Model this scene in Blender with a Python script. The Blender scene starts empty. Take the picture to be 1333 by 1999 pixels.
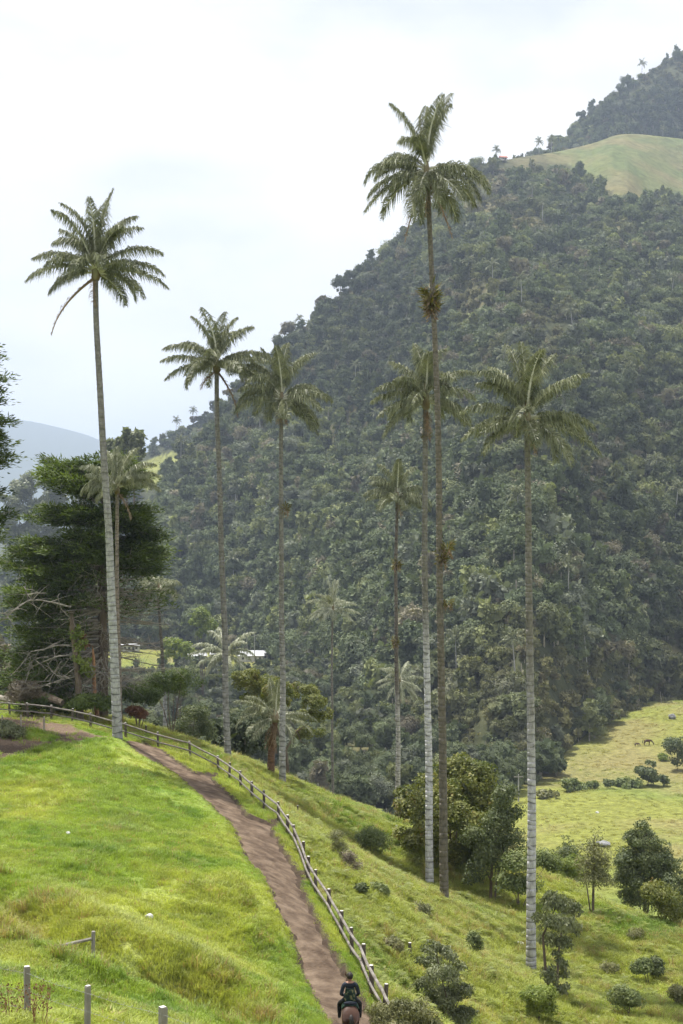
import bpy, math, random
import numpy as np
from mathutils import Vector, Matrix
R = math.radians
F = 2776.0; CX = 666.5; CY = 999.5          # pinhole of a 50 mm lens, level camera at the origin
scene = bpy.context.scene
# ------------------------------------------------------------------ camera, sky, sun, exposure
cam_d = bpy.data.cameras.new('camera'); cam = bpy.data.objects.new('camera', cam_d)
scene.collection.objects.link(cam)
cam.location = (0, 0, 0); cam.rotation_euler = (R(90), 0, 0)
cam_d.sensor_fit = 'VERTICAL'; cam_d.sensor_height = 36.0; cam_d.lens = 36.0 * F / 1999.0
cam_d.clip_start = 0.2; cam_d.clip_end = 90000
scene.camera = cam
SUN_EL = R(68); SUN_DIR = Vector((-0.42, 0.55, 0)).normalized() * math.cos(SUN_EL) + Vector((0, 0, math.sin(SUN_EL)))
w = bpy.data.worlds.new('World'); scene.world = w; w.use_nodes = True
nt = w.node_tree; nt.nodes.clear(); N = nt.nodes.new; L = nt.links.new
out = N('ShaderNodeOutputWorld'); mixs = N('ShaderNodeMixShader')
sky = N('ShaderNodeTexSky'); sky.sky_type = 'NISHITA'; sky.sun_disc = False
sky.sun_elevation = SUN_EL; sky.sun_rotation = math.atan2(SUN_DIR.x, SUN_DIR.y); sky.altitude = 1900
bg1 = N('ShaderNodeBackground'); bg1.inputs[1].default_value = 0.12; L(sky.outputs[0], bg1.inputs[0])
tc = N('ShaderNodeTexCoord'); mp = N('ShaderNodeMapping'); mp.inputs['Scale'].default_value = (1.0, 1.0, 2.4)
L(tc.outputs['Generated'], mp.inputs[0])
nz = N('ShaderNodeTexNoise'); nz.inputs['Scale'].default_value = 4.2; nz.inputs['Detail'].default_value = 6; nz.inputs['Roughness'].default_value = .52
L(mp.outputs[0], nz.inputs[0])
cr = N('ShaderNodeValToRGB'); cr.color_ramp.elements[0].position = .33; cr.color_ramp.elements[0].color = (.80, .815, .88, 1)
cr.color_ramp.elements[1].position = .6; cr.color_ramp.elements[1].color = (1, 1, 1, 1); L(nz.outputs[0], cr.inputs[0])
bg2 = N('ShaderNodeBackground'); bg2.inputs[1].default_value = 0.69; L(cr.outputs[0], bg2.inputs[0])
mr = N('ShaderNodeMapRange'); mr.inputs[1].default_value = .30; mr.inputs[2].default_value = .46; mr.inputs[3].default_value = .80; mr.inputs[4].default_value = .97
L(nz.outputs[0], mr.inputs[0]); L(mr.outputs[0], mixs.inputs[0]); L(bg1.outputs[0], mixs.inputs[1]); L(bg2.outputs[0], mixs.inputs[2]); L(mixs.outputs[0], out.inputs[0])
sd = bpy.data.lights.new('sun', 'SUN'); sd.energy = 4.4; sd.angle = R(1.5); sd.color = (1, .965, .9)
so = bpy.data.objects.new('sun', sd); scene.collection.objects.link(so)
so.rotation_euler = SUN_DIR.to_track_quat('Z', 'Y').to_euler(); so.location = (-60, 20, 80)
vs = scene.view_settings; vs.view_transform = 'Standard'; vs.look = 'None'; vs.gamma = 1; vs.exposure = 0.80; vs.use_curve_mapping = False
scene.cycles.max_bounces = 4; scene.cycles.diffuse_bounces = 3; scene.cycles.glossy_bounces = 2; scene.cycles.use_adaptive_sampling = True; scene.cycles.adaptive_threshold = .03; scene.cycles.transparent_max_bounces = 8; scene.cycles.volume_bounces = 0

# ------------------------------------------------------------------ helpers
rng = np.random.default_rng(7); rnd = random.Random(11)
COL = scene.collection
def P(px, py, D): return Vector(((px - CX) / F * D, D, (CY - py) / F * D))
def proj(p): p = np.asarray(p); return CX + p[..., 0] / p[..., 1] * F, CY - p[..., 2] / p[..., 1] * F
def tag(o, label=None, cat=None, group=None, kind=None):
    if label: o['label'] = label
    if cat: o['category'] = cat
    if group: o['group'] = group
    if kind: o['kind'] = kind
    return o
def empty(name, loc=(0, 0, 0), parent=None):
    o = bpy.data.objects.new(name, None); o.empty_display_size = .3; COL.objects.link(o); o.location = loc; o.parent = parent
    return o
def mesh_np(name, V, Fc, mats, mi=None, smooth=False):
    """V (n,3); Fc list of faces or (m,k) array"""
    me = bpy.data.meshes.new(name)
    V = np.asarray(V, np.float32)
    if isinstance(Fc, np.ndarray):
        m, k = Fc.shape
        me.vertices.add(len(V)); me.vertices.foreach_set('co', V.ravel())
        me.loops.add(m * k); me.loops.foreach_set('vertex_index', Fc.astype(np.int32).ravel())
        me.polygons.add(m); me.polygons.foreach_set('loop_start', np.arange(0, m * k, k, dtype=np.int32))
        me.polygons.foreach_set('loop_total', np.full(m, k, np.int32))
        me.update(calc_edges=True)
    else:
        me.from_pydata(V.tolist(), [], Fc); me.update()
    for m_ in (mats if isinstance(mats, (list, tuple)) else [mats]): me.materials.append(m_)
    if mi is not None: me.polygons.foreach_set('material_index', np.asarray(mi, np.int32))
    if smooth: me.polygons.foreach_set('use_smooth', np.ones(len(me.polygons), bool))
    return me
def obj(name, me, parent=None, loc=(0, 0, 0), link=True):
    o = bpy.data.objects.new(name, me)
    if link: COL.objects.link(o)
    o.parent = parent; o.location = loc
    return o
class MB:
    def __init__(s): s.v = []; s.f = []; s.m = []
    def add(s, v, f, mi=0):
        b = len(s.v); s.v += [tuple(q) for q in v]; s.f += [tuple(i + b for i in q) for q in f]; s.m += [mi] * len(f)
    def tube(s, pts, rad, n=6, mi=0, cap=True, jit=0):
        pts = [Vector(p) for p in pts]; k = len(pts); vs = []; fs = []
        if not hasattr(rad, '__len__'): rad = [rad] * k
        for i, p in enumerate(pts):
            t = (pts[min(i + 1, k - 1)] - pts[max(i - 1, 0)])
            if t.length < 1e-9: t = Vector((0, 0, 1))
            t.normalize(); a = t.cross(Vector((0, 0, 1)) if abs(t.z) < .9 else Vector((1, 0, 0))).normalized(); b = t.cross(a)
            for j in range(n):
                an = 2 * math.pi * j / n; r = rad[i] * (1 + (rnd.uniform(-jit, jit) if jit else 0))
                vs.append(p + a * math.cos(an) * r + b * math.sin(an) * r)
        for i in range(k - 1):
            for j in range(n):
                j2 = (j + 1) % n; fs.append((i * n + j, i * n + j2, (i + 1) * n + j2, (i + 1) * n + j))
        if cap: fs.append(tuple(range(n - 1, -1, -1))); fs.append(tuple((k - 1) * n + j for j in range(n)))
        s.add(vs, fs, mi); return s
    def box(s, c, h, M=None, mi=0):
        c = Vector(c); v = []
        for x in (-1, 1):
            for y in (-1, 1):
                for z in (-1, 1):
                    q = Vector((x * h[0], y * h[1], z * h[2])); v.append(c + (M @ q if M else q))
        s.add(v, [(0, 1, 3, 2), (4, 6, 7, 5), (0, 4, 5, 1), (2, 3, 7, 6), (0, 2, 6, 4), (1, 5, 7, 3)], mi); return s
    def build(s, name, mats, parent=None, loc=(0, 0, 0), smooth=False):
        me = mesh_np(name, np.array(s.v), s.f, mats, s.m, smooth); return obj(name, me, parent, loc)
def unit(a): return a / (np.linalg.norm(a, axis=-1, keepdims=True) + 1e-9)
# value noise
def _h(ix, iy, iz, s):
    n = (ix * 374761393 + iy * 668265263 + iz * 2147483647 + s * 974634777) & 0xffffffff
    n = ((n ^ (n >> 13)) * 1274126177) & 0xffffffff
    return ((n ^ (n >> 16)) & 0xffff) / 65535.0
def vnoise(x, y, z=0, s=0):
    x, y, z = np.broadcast_arrays(np.asarray(x, float), np.asarray(y, float), np.asarray(z, float))
    ix = np.floor(x).astype(np.int64); iy = np.floor(y).astype(np.int64); iz = np.floor(z).astype(np.int64)
    fx, fy, fz = x - ix, y - iy, z - iz
    fx, fy, fz = [t * t * (3 - 2 * t) for t in (fx, fy, fz)]
    r = 0
    for dx in (0, 1):
        for dy in (0, 1):
            for dz in (0, 1):
                r = r + _h(ix + dx, iy + dy, iz + dz, s) * (fx if dx else 1 - fx) * (fy if dy else 1 - fy) * (fz if dz else 1 - fz)
    return r
def fbm(x, y, z=0, s=0, o=4):
    r = 0; a = .5; t = 0
    for i in range(o):
        k = 2 ** i; r = r + a * vnoise(np.asarray(x) * k + 17.3 * i, np.asarray(y) * k + 5.1 * i, np.asarray(z) * k, s + i); t += a; a *= .5
    return r / t
def inpoly(x, y, poly):
    x = np.asarray(x); y = np.asarray(y); c = np.zeros(x.shape, bool); n = len(poly)
    for i in range(n):
        x1, y1 = poly[i]; x2, y2 = poly[(i + 1) % n]
        if y1 == y2: continue
        c ^= ((y1 > y) != (y2 > y)) & (x < (x2 - x1) * (y - y1) / (y2 - y1) + x1)
    return c
def sstep(a, b, x): t = np.clip((x - a) / (b - a), 0, 1); return t * t * (3 - 2 * t)
def polydist(x, y, pl):
    x = np.asarray(x, float); y = np.asarray(y, float); d = np.full(x.shape, 1e9)
    for (x1, y1), (x2, y2) in zip(pl[:-1], pl[1:]):
        dx, dy = x2 - x1, y2 - y1; t = np.clip(((x - x1) * dx + (y - y1) * dy) / (dx * dx + dy * dy + 1e-12), 0, 1)
        d = np.minimum(d, np.hypot(x - x1 - t * dx, y - y1 - t * dy))
    return d

# ------------------------------------------------------------------ materials
def newmat(name):
    m = bpy.data.materials.new(name); m.use_nodes = True; t = m.node_tree
    return m, t, t.nodes['Principled BSDF'], t.nodes.new, t.links.new
def noise_mat(name, cols, scale=3, rough=.85, spec=.25, bump=0.0, bscale=20, detail=5, stretch=(1, 1, 1), coord='Object', pos=None):
    m, t, b, n, l = newmat(name)
    tc = n('ShaderNodeTexCoord'); mp = n('ShaderNodeMapping'); mp.inputs['Scale'].default_value = stretch
    l(tc.outputs[coord], mp.inputs[0])
    nz = n('ShaderNodeTexNoise'); nz.inputs['Scale'].default_value = scale; nz.inputs['Detail'].default_value = detail; l(mp.outputs[0], nz.inputs[0])
    cr = n('ShaderNodeValToRGB'); k = len(cols)
    while len(cr.color_ramp.elements) < k: cr.color_ramp.elements.new(.5)
    for i, c in enumerate(cols):
        cr.color_ramp.elements[i].position = pos[i] if pos else .3 + .4 * i / max(1, k - 1); cr.color_ramp.elements[i].color = (*c, 1)
    l(nz.outputs[0], cr.inputs[0]); l(cr.outputs[0], b.inputs['Base Color'])
    b.inputs['Roughness'].default_value = rough; b.inputs['Specular IOR Level'].default_value = spec
    if bump:
        n2 = n('ShaderNodeTexNoise'); n2.inputs['Scale'].default_value = bscale; n2.inputs['Detail'].default_value = 4; l(mp.outputs[0], n2.inputs[0])
        bm = n('ShaderNodeBump'); bm.inputs['Strength'].default_value = min(1, bump); bm.inputs['Distance'].default_value = .1 * bump
        l(n2.outputs[0], bm.inputs['Height']); l(bm.outputs[0], b.inputs['Normal'])
    return m
def leaf_mat(name, c1, c2, scale=.5, rough=.55, trans=.3, spec=.3, tint=None, c3=None, tgain=(1.25, 1.35, .6)):
    """foliage: colour drifts through the crown in clumps; part of the light passes through the blade"""
    m, t, b, n, l = newmat(name)
    geo = n('ShaderNodeNewGeometry'); nz = n('ShaderNodeTexNoise'); nz.inputs['Scale'].default_value = scale; nz.inputs['Detail'].default_value = 3
    l(geo.outputs['Position'], nz.inputs[0])
    add = n('ShaderNodeMath'); add.operation = 'MULTIPLY_ADD'; add.inputs[1].default_value = .3; l(geo.outputs['Random Per Island'], add.inputs[0]); l(nz.outputs[0], add.inputs[2])
    cr = n('ShaderNodeValToRGB'); e = cr.color_ramp.elements; e[0].position = .42; e[0].color = (*c1, 1); e[1].position = .86; e[1].color = (*c2, 1)
    if c3: q = e.new(.93); q.color = (*c3, 1)
    l(add.outputs[0], cr.inputs[0]); c = cr.outputs[0]
    if tint:
        at = n('ShaderNodeAttribute'); at.attribute_type = 'INSTANCER'; at.attribute_name = 'tint'
        mx = n('ShaderNodeMix'); mx.data_type = 'RGBA'; mx.blend_type = 'MULTIPLY'; mx.inputs[0].default_value = 1
        l(c, mx.inputs[6]); l(at.outputs['Color'], mx.inputs[7]); c = mx.outputs[2]
    l(c, b.inputs['Base Color']); b.inputs['Roughness'].default_value = rough; b.inputs['Specular IOR Level'].default_value = spec
    if trans:
        tr = n('ShaderNodeBsdfTranslucent'); g = n('ShaderNodeMix'); g.data_type = 'RGBA'; g.blend_type = 'MULTIPLY'; g.inputs[0].default_value = 1
        l(c, g.inputs[6]); g.inputs[7].default_value = (*tgain, 1); l(g.outputs[2], tr.inputs[0])
        ms = n('ShaderNodeMixShader'); ms.inputs[0].default_value = trans; o = t.nodes['Material Output']
        l(b.outputs[0], ms.inputs[1]); l(tr.outputs[0], ms.inputs[2]); l(ms.outputs[0], o.inputs[0])
    return m
M = {}; HAZE = 1.5e-4
M['bark'] = noise_mat('bark', [(.09, .065, .045), (.2, .16, .12)], 4, bump=.6, bscale=14, stretch=(1, 1, .3))
M['dead'] = noise_mat('dead_wood', [(.2, .17, .13), (.42, .38, .32)], 3, bump=.4, bscale=12)
M['redbark'] = noise_mat('splintered_wood', [(.2, .1, .05), (.42, .24, .13)], 4)
M['palegrey'] = noise_mat('pale_twig', [(.13, .115, .095), (.27, .25, .215)], 3)

# ------------------------------------------------------------------ near hill: smooth surface through surveyed points
FENCE = [(767,1958,41.4),(750,1925,42.9),(726,1885,44.8),(709,1845,46.9),(687,1815,48.7),(666,1779,51),(642,1737,53.9),(616,1701,56.6),(601,1672,59),(591,1644,61.6),(577,1613,64.7),(561,1591,67.1),(544,1567,70),(515,1545,72.8),(492,1526,75.4),(470,1506,78.4),(448,1491,80.8),(426,1476,82.6),(371,1448,84.2),(308,1431,85),(245,1411,86),(177,1393,87),(141,1385,88),(100,1377,89),(55,1373,90),(19,1370,91),(-25,1366,92),(-75,1362,93)]
FH = .95
ctrl = [tuple(P(*t) - Vector((0, 0, FH))) for t in FENCE]
for t in [(230,1440,82),(445,1478,97),(551,1530,96),(839,1733,86),(868,1762,78),(1037,1900,69),
 (0,1600,58),(0,1740,45),(0,1850,37),(50,1990,29),(200,1700,50),(200,1550,66),(100,1480,74),(0,1490,71),(400,1650,57.5),(400,1800,47),(400,1990,37),(300,1990,33),(560,1900,45.5),(300,1520,72),(300,1850,40),(150,1950,32.5),
 (1333,1999,60),(1333,1820,82),(1180,1762,92),(1060,1705,100),(900,1650,104),(760,1612,112),(700,1582,113),(660,1562,112),(600,1542,106),(520,1502,104),(380,1456,100),(300,1432,98),(200,1400,103),(0,1370,108),
 (800,1999,50),(1000,1999,56),(900,1850,68),(1150,1900,72),(760,1750,66),(-60,1400,100),(-60,1600,58)]: ctrl.append(tuple(P(*t)))
ctrl += [(0,0,-1.7),(0,6,-3.4),(0,15,-7.0),(0,27,-11.5),(-8,18,-7.2),(8,15,-9),(10,30,-14),(16,45,-19),(-10,0,-1),(12,0,-5),
 (-8,128,-27),(0,135,-34),(10,128,-38),(-20,140,-25),(-40,150,-21),(22,112,-38),(34,96,-38),(-10,170,-42),(10,170,-54),(40,140,-56),(60,110,-54),(-40,200,-38),(0,220,-63),(60,170,-64),(-60,130,-14),(-60,60,-9),(-60,0,0),(60,60,-42),(50,0,-24),(30,30,-22),(-60,200,-34),(60,220,-66),(-30,230,-58)]
_C = np.array(ctrl, float); _n = len(_C); _S = 50.0; _X = _C[:, :2] / _S
def _U(r2): return .5 * r2 * np.log(r2 + 1e-12)
_A = np.zeros((_n + 3, _n + 3)); _A[:_n, :_n] = _U(((_X[:, None] - _X[None]) ** 2).sum(-1)) + np.eye(_n) * 2e-4
_A[:_n, _n:] = np.c_[np.ones(_n), _X]; _A[_n:, :_n] = np.c_[np.ones(_n), _X].T
_W = np.linalg.solve(_A, np.r_[_C[:, 2], 0, 0, 0])
def tps(x, y):
    x = np.asarray(x, float) / _S; y = np.asarray(y, float) / _S; sh = x.shape
    q = np.c_[x.ravel(), y.ravel()]; o = np.empty(len(q))
    for i in range(0, len(q), 20000):
        b = q[i:i + 20000]; o[i:i + 20000] = _U(((b[:, None] - _X[None]) ** 2).sum(-1)) @ _W[:_n] + _W[_n] + b @ _W[_n + 1:]
    return o.reshape(sh)
_D = np.arange(12, 150, .15)
def hit(px, py):
    """where the sight line through this point of the photograph meets the hill"""
    x = (px - CX) / F * _D; z = tps(x, _D); y = CY - z / _D * F
    k = np.nonzero(y <= py)[0]
    i = k[0] if len(k) else int(np.argmin(y)); return Vector((x[i], _D[i], z[i]))
def plan(pts): return [(h.x, h.y) for h in (hit(*p) for p in pts)]
PL = plan([(640,1980),(600,1905),(580,1830),(550,1780),(520,1710),(485,1675),(460,1615),(422,1577),(364,1527),(340,1507),(278,1473),(243,1447)])
PL = [(.3, 32), (.05, 36)] + [(x_ - .16 * float(np.interp(y_, [58, 78], [1, .25])), y_) for x_, y_ in PL]
PR = plan([(735,1955),(700,1945),(665,1890),(630,1830),(600,1765),(580,1719),(597,1701),(580,1705),(555,1665),(525,1616),(540,1599),(520,1605),(480,1590),(450,1555),(410,1518),(422,1511),(382,1511),(330,1478),(278,1449)])
PR = [(1.9, 32), (1.7, 38)] + [(x_ + .08, y_) for x_, y_ in PR[1:]]
PATH = PL + PR[::-1]
DIRT = plan([(-60,1402),(0,1402),(60,1398),(100,1408),(140,1420),(180,1430),(208,1441),(160,1449),(110,1456),(60,1468),(20,1482),(-60,1500)])
DIRTG = plan([(45,1432),(70,1424),(100,1430),(118,1444),(105,1454),(60,1452)])
GULLY = plan([(-40,1745),(0,1768),(60,1800),(110,1835),(160,1860),(200,1888),(260,1905),(340,1925),(420,1960),(440,1999)])
BANKS = plan([(40,1735),(120,1770),(200,1790),(260,1800)])
def carve(x, y):
    """sunken path, gully with its tussocky bank, fine bumps"""
    x = np.asarray(x, float); y = np.asarray(y, float)
    ins = inpoly(x + .12 * (fbm(x * 2.2, y * 2.2, s=3) - .5), y, PATH)
    d = np.minimum(polydist(x, y, PL), polydist(x, y, PR))
    dep = np.interp(y, [66, 80], [1, .5]); z = np.where(ins, -.24 * dep * sstep(0, .25, d), .05 * np.exp(-(d / .5) ** 2))
    g = polydist(x, y, GULLY); z = z - .75 * np.exp(-(g / .75) ** 2) + .38 * np.exp(-((g - 2.1) / 1.1) ** 2) * (fbm(x * .5, y * .5, s=5) + .2)
    rough = sstep(1.5, 6, -d * 0 + polydist(x, y, [(q[0], q[1]) for q in PR]))
    z = z + (fbm(x * .55, y * .55, s=9) - .5) * .55 * np.where(ins, .2, 1) * sstep(.3, 1.5, d) + (fbm(x * 2.3, y * 2.3, s=10, o=3) - .5) * .16 * np.where(ins, .35, 1)
    return z
GX = np.concatenate([np.arange(-62, -26, 1.2), np.arange(-26, 26, .3), np.arange(26, 66, 1.2)])
GY = np.concatenate([np.arange(-6, 24, 1.0), np.arange(24, 116, .36), np.arange(116, 232, 1.6)])
gx, gy = np.meshgrid(GX, GY); GZ = tps(gx, gy) + carve(gx, gy)
def H(x, y):
    x = np.asarray(x, float); y = np.asarray(y, float)
    i = np.clip(np.searchsorted(GX, x) - 1, 0, len(GX) - 2); j = np.clip(np.searchsorted(GY, y) - 1, 0, len(GY) - 2)
    u = (x - GX[i]) / (GX[i + 1] - GX[i]); v = (y - GY[j]) / (GY[j + 1] - GY[j])
    return (GZ[j, i] * (1 - u) + GZ[j, i + 1] * u) * (1 - v) + (GZ[j + 1, i] * (1 - u) + GZ[j + 1, i + 1] * u) * v
def ground(px, py): h = hit(px, py); return Vector((h.x, h.y, float(H(h.x, h.y))))
FPLAN = [(c[0], c[1]) for c in ctrl[:len(FENCE)]]
FPOLY = FPLAN + [(-60, 93), (-60, 260), (80, 260), (80, 0), (3, 0)]
def lush(x, y):
    """1 on the mown pasture left of the path and along its verge, 0 on the rank slope below the fence"""
    d = polydist(x, y, FPLAN); return np.where(inpoly(x, y, FPOLY), .35 * np.exp(-(d / 2.5)), 1.0)
def grass_col(x, y):
    x = np.asarray(x, float); y = np.asarray(y, float); lu = lush(x, y)[..., None]
    a = fbm(x * .22, y * .22, s=21)[..., None]; b = fbm(x * .9, y * .9, s=22)[..., None]; c = fbm(x * .12 + 9, y * .12, s=23)[..., None]
    green = np.array((.245, .335, .056)); lime = np.array((.345, .395, .08)); olive = np.array((.30, .34, .08)); dry = np.array((.43, .38, .17)); deep = np.array((.13, .23, .035))
    L1 = green + (lime - green) * sstep(.4, .62, a) + (deep - green) * sstep(.56, .72, b) * .8
    L1 = L1 + (dry - L1) * sstep(.66, .8, b * .5 + c * .5) * .6
    S1 = olive + (lime * .9 - olive) * sstep(.38, .6, a) + (deep - olive) * sstep(.52, .72, c) * .75
    S1 = S1 + (dry - S1) * sstep(.55, .75, b) * .5
    col = S1 + (L1 - S1) * lu
    g = polydist(x, y, GULLY)[..., None]; gd = np.exp(-(g / .8) ** 2) * .6 * sstep(.35, .55, b) + .12 * np.exp(-((g - 2) / 2.) ** 2) * sstep(.45,.62,a)
    tan = np.array((.34, .3, .12)); col = col + (tan - col) * np.clip(gd, 0, .85)
    return col

# ------------------------------------------------------------------ ground sheets
def grid_mesh(name, X, Y, Z, mat, keep=None, smooth=True):
    ny, nx = Z.shape; idx = np.arange(nx * ny).reshape(ny, nx)
    q = np.stack([idx[:-1, :-1], idx[:-1, 1:], idx[1:, 1:], idx[1:, :-1]], -1).reshape(-1, 4)
    V = np.stack([X, Y, Z], -1).reshape(-1, 3)
    if keep is not None:
        q = q[keep.reshape(-1)]; u, inv = np.unique(q, return_inverse=True); V = V[u]; q = inv.reshape(-1, 4)
    return mesh_np(name, V, q, mat, smooth=smooth), V
def set_tint(me, cols):
    a = me.color_attributes.new('tint', 'FLOAT_COLOR', 'POINT'); c = np.ones((len(me.vertices), 4), np.float32); c[:, :3] = cols; a.data.foreach_set('color', c.ravel())
def tint_mat(name, scale=8, amt=.5, bump=.5, bscale=25, rough=.95):
    m, t, b, n, l = newmat(name)
    at = n('ShaderNodeAttribute'); at.attribute_name = 'tint'; geo = n('ShaderNodeNewGeometry')
    nz = n('ShaderNodeTexNoise'); nz.inputs['Scale'].default_value = scale; nz.inputs['Detail'].default_value = 6; nz.inputs['Roughness'].default_value = .65; l(geo.outputs['Position'], nz.inputs[0])
    mr = n('ShaderNodeMapRange'); mr.inputs[1].default_value = .3; mr.inputs[2].default_value = .7; mr.inputs[3].default_value = 1 - amt; mr.inputs[4].default_value = 1 + amt; l(nz.outputs[0], mr.inputs[0])
    mx = n('ShaderNodeMix'); mx.data_type = 'RGBA'; mx.blend_type = 'MULTIPLY'; mx.inputs[0].default_value = 1; l(at.outputs['Color'], mx.inputs[6]); l(mr.outputs[0], mx.inputs[7]); l(mx.outputs[2], b.inputs['Base Color'])
    b.inputs['Roughness'].default_value = rough; b.inputs['Specular IOR Level'].default_value = .1
    n2 = n('ShaderNodeTexNoise'); n2.inputs['Scale'].default_value = bscale; n2.inputs['Detail'].default_value = 4; l(geo.outputs['Position'], n2.inputs[0])
    bm = n('ShaderNodeBump'); bm.inputs['Strength'].default_value = 1; bm.inputs['Distance'].default_value = bump * .2; l(n2.outputs[0], bm.inputs['Height']); l(bm.outputs[0], b.inputs['Normal'])
    return m
soil = np.array((.085, .06, .043)); soil_l = np.array((.17, .122, .085))
me, V = grid_mesh('hillside', gx, gy, GZ, tint_mat('hillside_turf', 7, .45, .35, 18))
col = grass_col(V[:, 0], V[:, 1]) * np.array((.8, .78, .9))
pd = np.minimum(polydist(V[:, 0], V[:, 1], PL), polydist(V[:, 0], V[:, 1], PR)); pin = inpoly(V[:, 0], V[:, 1], PATH)
pdr = polydist(V[:, 0], V[:, 1], PR); k = np.where(pin, 1.0, np.maximum(np.exp(-(pd / .16) ** 2), np.exp(-(pdr / .3) ** 2)))[:, None]; col = col * (1 - k) + soil * .75 * k
dn = inpoly(V[:, 0] + .8 * (fbm(V[:, 0], V[:, 1], s=31) - .5), V[:, 1] + 1.6 * (fbm(V[:, 0], V[:, 1], s=32) - .5), DIRT) & ~inpoly(V[:, 0], V[:, 1], DIRTG)
dmix = fbm(V[:, 0] * .4, V[:, 1] * .4, s=33)[:, None]; dcol = soil + (soil_l - soil) * sstep(.35, .6, dmix)
col = np.where(dn[:, None], dcol, col)
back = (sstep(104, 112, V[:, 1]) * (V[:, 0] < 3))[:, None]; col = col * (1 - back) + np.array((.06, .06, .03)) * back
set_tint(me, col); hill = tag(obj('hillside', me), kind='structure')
# path sheet: lies in the trench, its edges run under the banks
fx, fy = np.meshgrid(np.arange(-16, 5, .22), np.arange(31, 86, .22))
pdist = np.minimum(polydist(fx, fy, PL), polydist(fx, fy, PR)); near = inpoly(fx, fy, PATH) | (pdist < .4)
bars = plan([(470, 1612), (530, 1722), (375, 1520), (500, 1680)])
fz = tps(fx, fy) - .11 * np.interp(fy, [66, 80], [1, .3]) + (fbm(fx * 1.3, fy * 1.3, s=41) - .5) * .16 + (fbm(fx * 5, fy * 5, s=42, o=3) - .5) * .08
for bx_, by_ in bars: fz = fz + .10 * np.exp(-((fy - by_ + .15 * (fx - bx_)) / .25) ** 2) - .1 * np.exp(-((fy - by_ + .15 * (fx - bx_) - .7) / .5) ** 2)
keep = near[:-1, :-1] & near[1:, 1:] & near[:-1, 1:] & near[1:, :-1]
M['path'] = noise_mat('trodden_earth', [(.068, .047, .033), (.125, .09, .063), (.21, .157, .112)], 1.6, rough=.95, spec=.1, bump=.9, bscale=9, detail=9, pos=[.3, .5, .72])
me, V = grid_mesh('path', fx, fy, fz, M['path'], keep); tag(obj('path', me), kind='structure')
# valley floor
vx = np.concatenate([[-30000, -12000, -5000, -2000, -1000, -600], np.arange(-400, 400, 8), [500, 800, 1500, 5000, 12000, 30000]]).astype(float)
vy = np.concatenate([[-400, 0, 60], np.arange(110, 760, 5), [900, 1200, 2000, 4000, 9000, 20000, 45000]]).astype(float)
VX, VY = np.meshgrid(vx, vy)
def VH(x, y):
    x = np.asarray(x, float); y = np.asarray(y, float); px = CX + x / np.maximum(y, 1) * F
    edge = 292 - .0 * x + 14 * (fbm(x * .02, y * 0, s=55) - .5) + (px - 1050) * .03
    b = 2.2 * (1 - sstep(edge - 6, edge + 5, y)) + 2.5 * sstep(330, 430, y) * sstep(40, 90, x)
    n = (fbm(x * .018, y * .018, s=51) - .5) * 5 + (fbm(x * .09, y * .09, s=52) - .5) * .9
    return -59.3 + np.where((np.abs(x) < 500) & (y < 800), b + n, 0)
VZ = VH(VX, VY); me, V = grid_mesh('valley_floor', VX, VY, VZ, tint_mat('pasture', .8, .4, 1.6, 1.2))
a = fbm(V[:, 0] * .03, V[:, 1] * .03, s=61)[:, None]; b = fbm(V[:, 0] * .11, V[:, 1] * .05, s=62)[:, None]
c1 = np.array((.185, .195, .045)); c2 = np.array((.15, .18, .042)); c3 = np.array((.205, .18, .075))
col = c1 + (c2 - c1) * sstep(.42, .6, a); col = col + (c3 - col) * sstep(.5, .66, b) * .8
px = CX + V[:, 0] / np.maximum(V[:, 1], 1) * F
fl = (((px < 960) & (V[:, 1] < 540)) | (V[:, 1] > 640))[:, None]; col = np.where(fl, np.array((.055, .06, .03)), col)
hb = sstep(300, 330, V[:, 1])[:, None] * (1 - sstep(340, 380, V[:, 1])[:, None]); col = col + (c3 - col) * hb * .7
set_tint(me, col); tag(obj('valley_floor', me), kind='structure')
# mountains: ruled between a foot line and a crest line, with gullies running down
def loft(name, ridge, base, nu, ntt, amp, seed, mat, colf, back=((70, -45), (260, -200)), lower=6.0):
    rp = np.array([P(*q) for q in ridge]); bp = np.array([P(*q) for q in base]); rp[:, 2] -= lower
    s = np.linspace(0, len(ridge) - 1, nu); t0 = np.arange(len(ridge))
    rr = np.stack([np.convolve(np.pad(np.interp(s, t0, rp[:, k]), 4, 'reflect', reflect_type='odd'), np.ones(9) / 9, 'valid') for k in range(3)], -1); bb = np.stack([np.interp(s, t0, bp[:, k]) for k in range(3)], -1)
    t = np.linspace(0, 1, ntt)[:, None, None]; Q = bb[None] * (1 - t) + rr[None] * t
    u = (s / s[-1])[None, :]; tt = t[..., 0]; env = np.sin(np.pi * np.clip(tt, 0, 1)) ** .7
    g = fbm(u * 11 + tt * 1.3, tt * 2.5, s=seed) - .5; g2 = fbm(u * 34 + tt * 2, tt * 8, s=seed + 7) - .5
    Q[..., 2] += env * (g * amp * 2 + g2 * amp * .6); Q[..., 1] -= env * g * amp * 1.6
    rows = [Q]
    for dy, dz in back: q = rr + np.array((0, dy, dz)); rows.append(q[None])
    V = np.concatenate(rows, 0); me, Vf = grid_mesh(name, V[..., 0], V[..., 1], V[..., 2], mat)
    set_tint(me, colf(Vf)); o = tag(obj(name, me), kind='structure'); return Q, o
PAST = [(972,300),(1020,286),(1100,280),(1160,264),(1212,244),(1280,248),(1340,258),(1520,275),(1520,385),(1333,385),(1290,372),(1240,394),(1205,386),(1170,356),(1130,332),(1080,312),(1040,304),(1000,312)]
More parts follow.
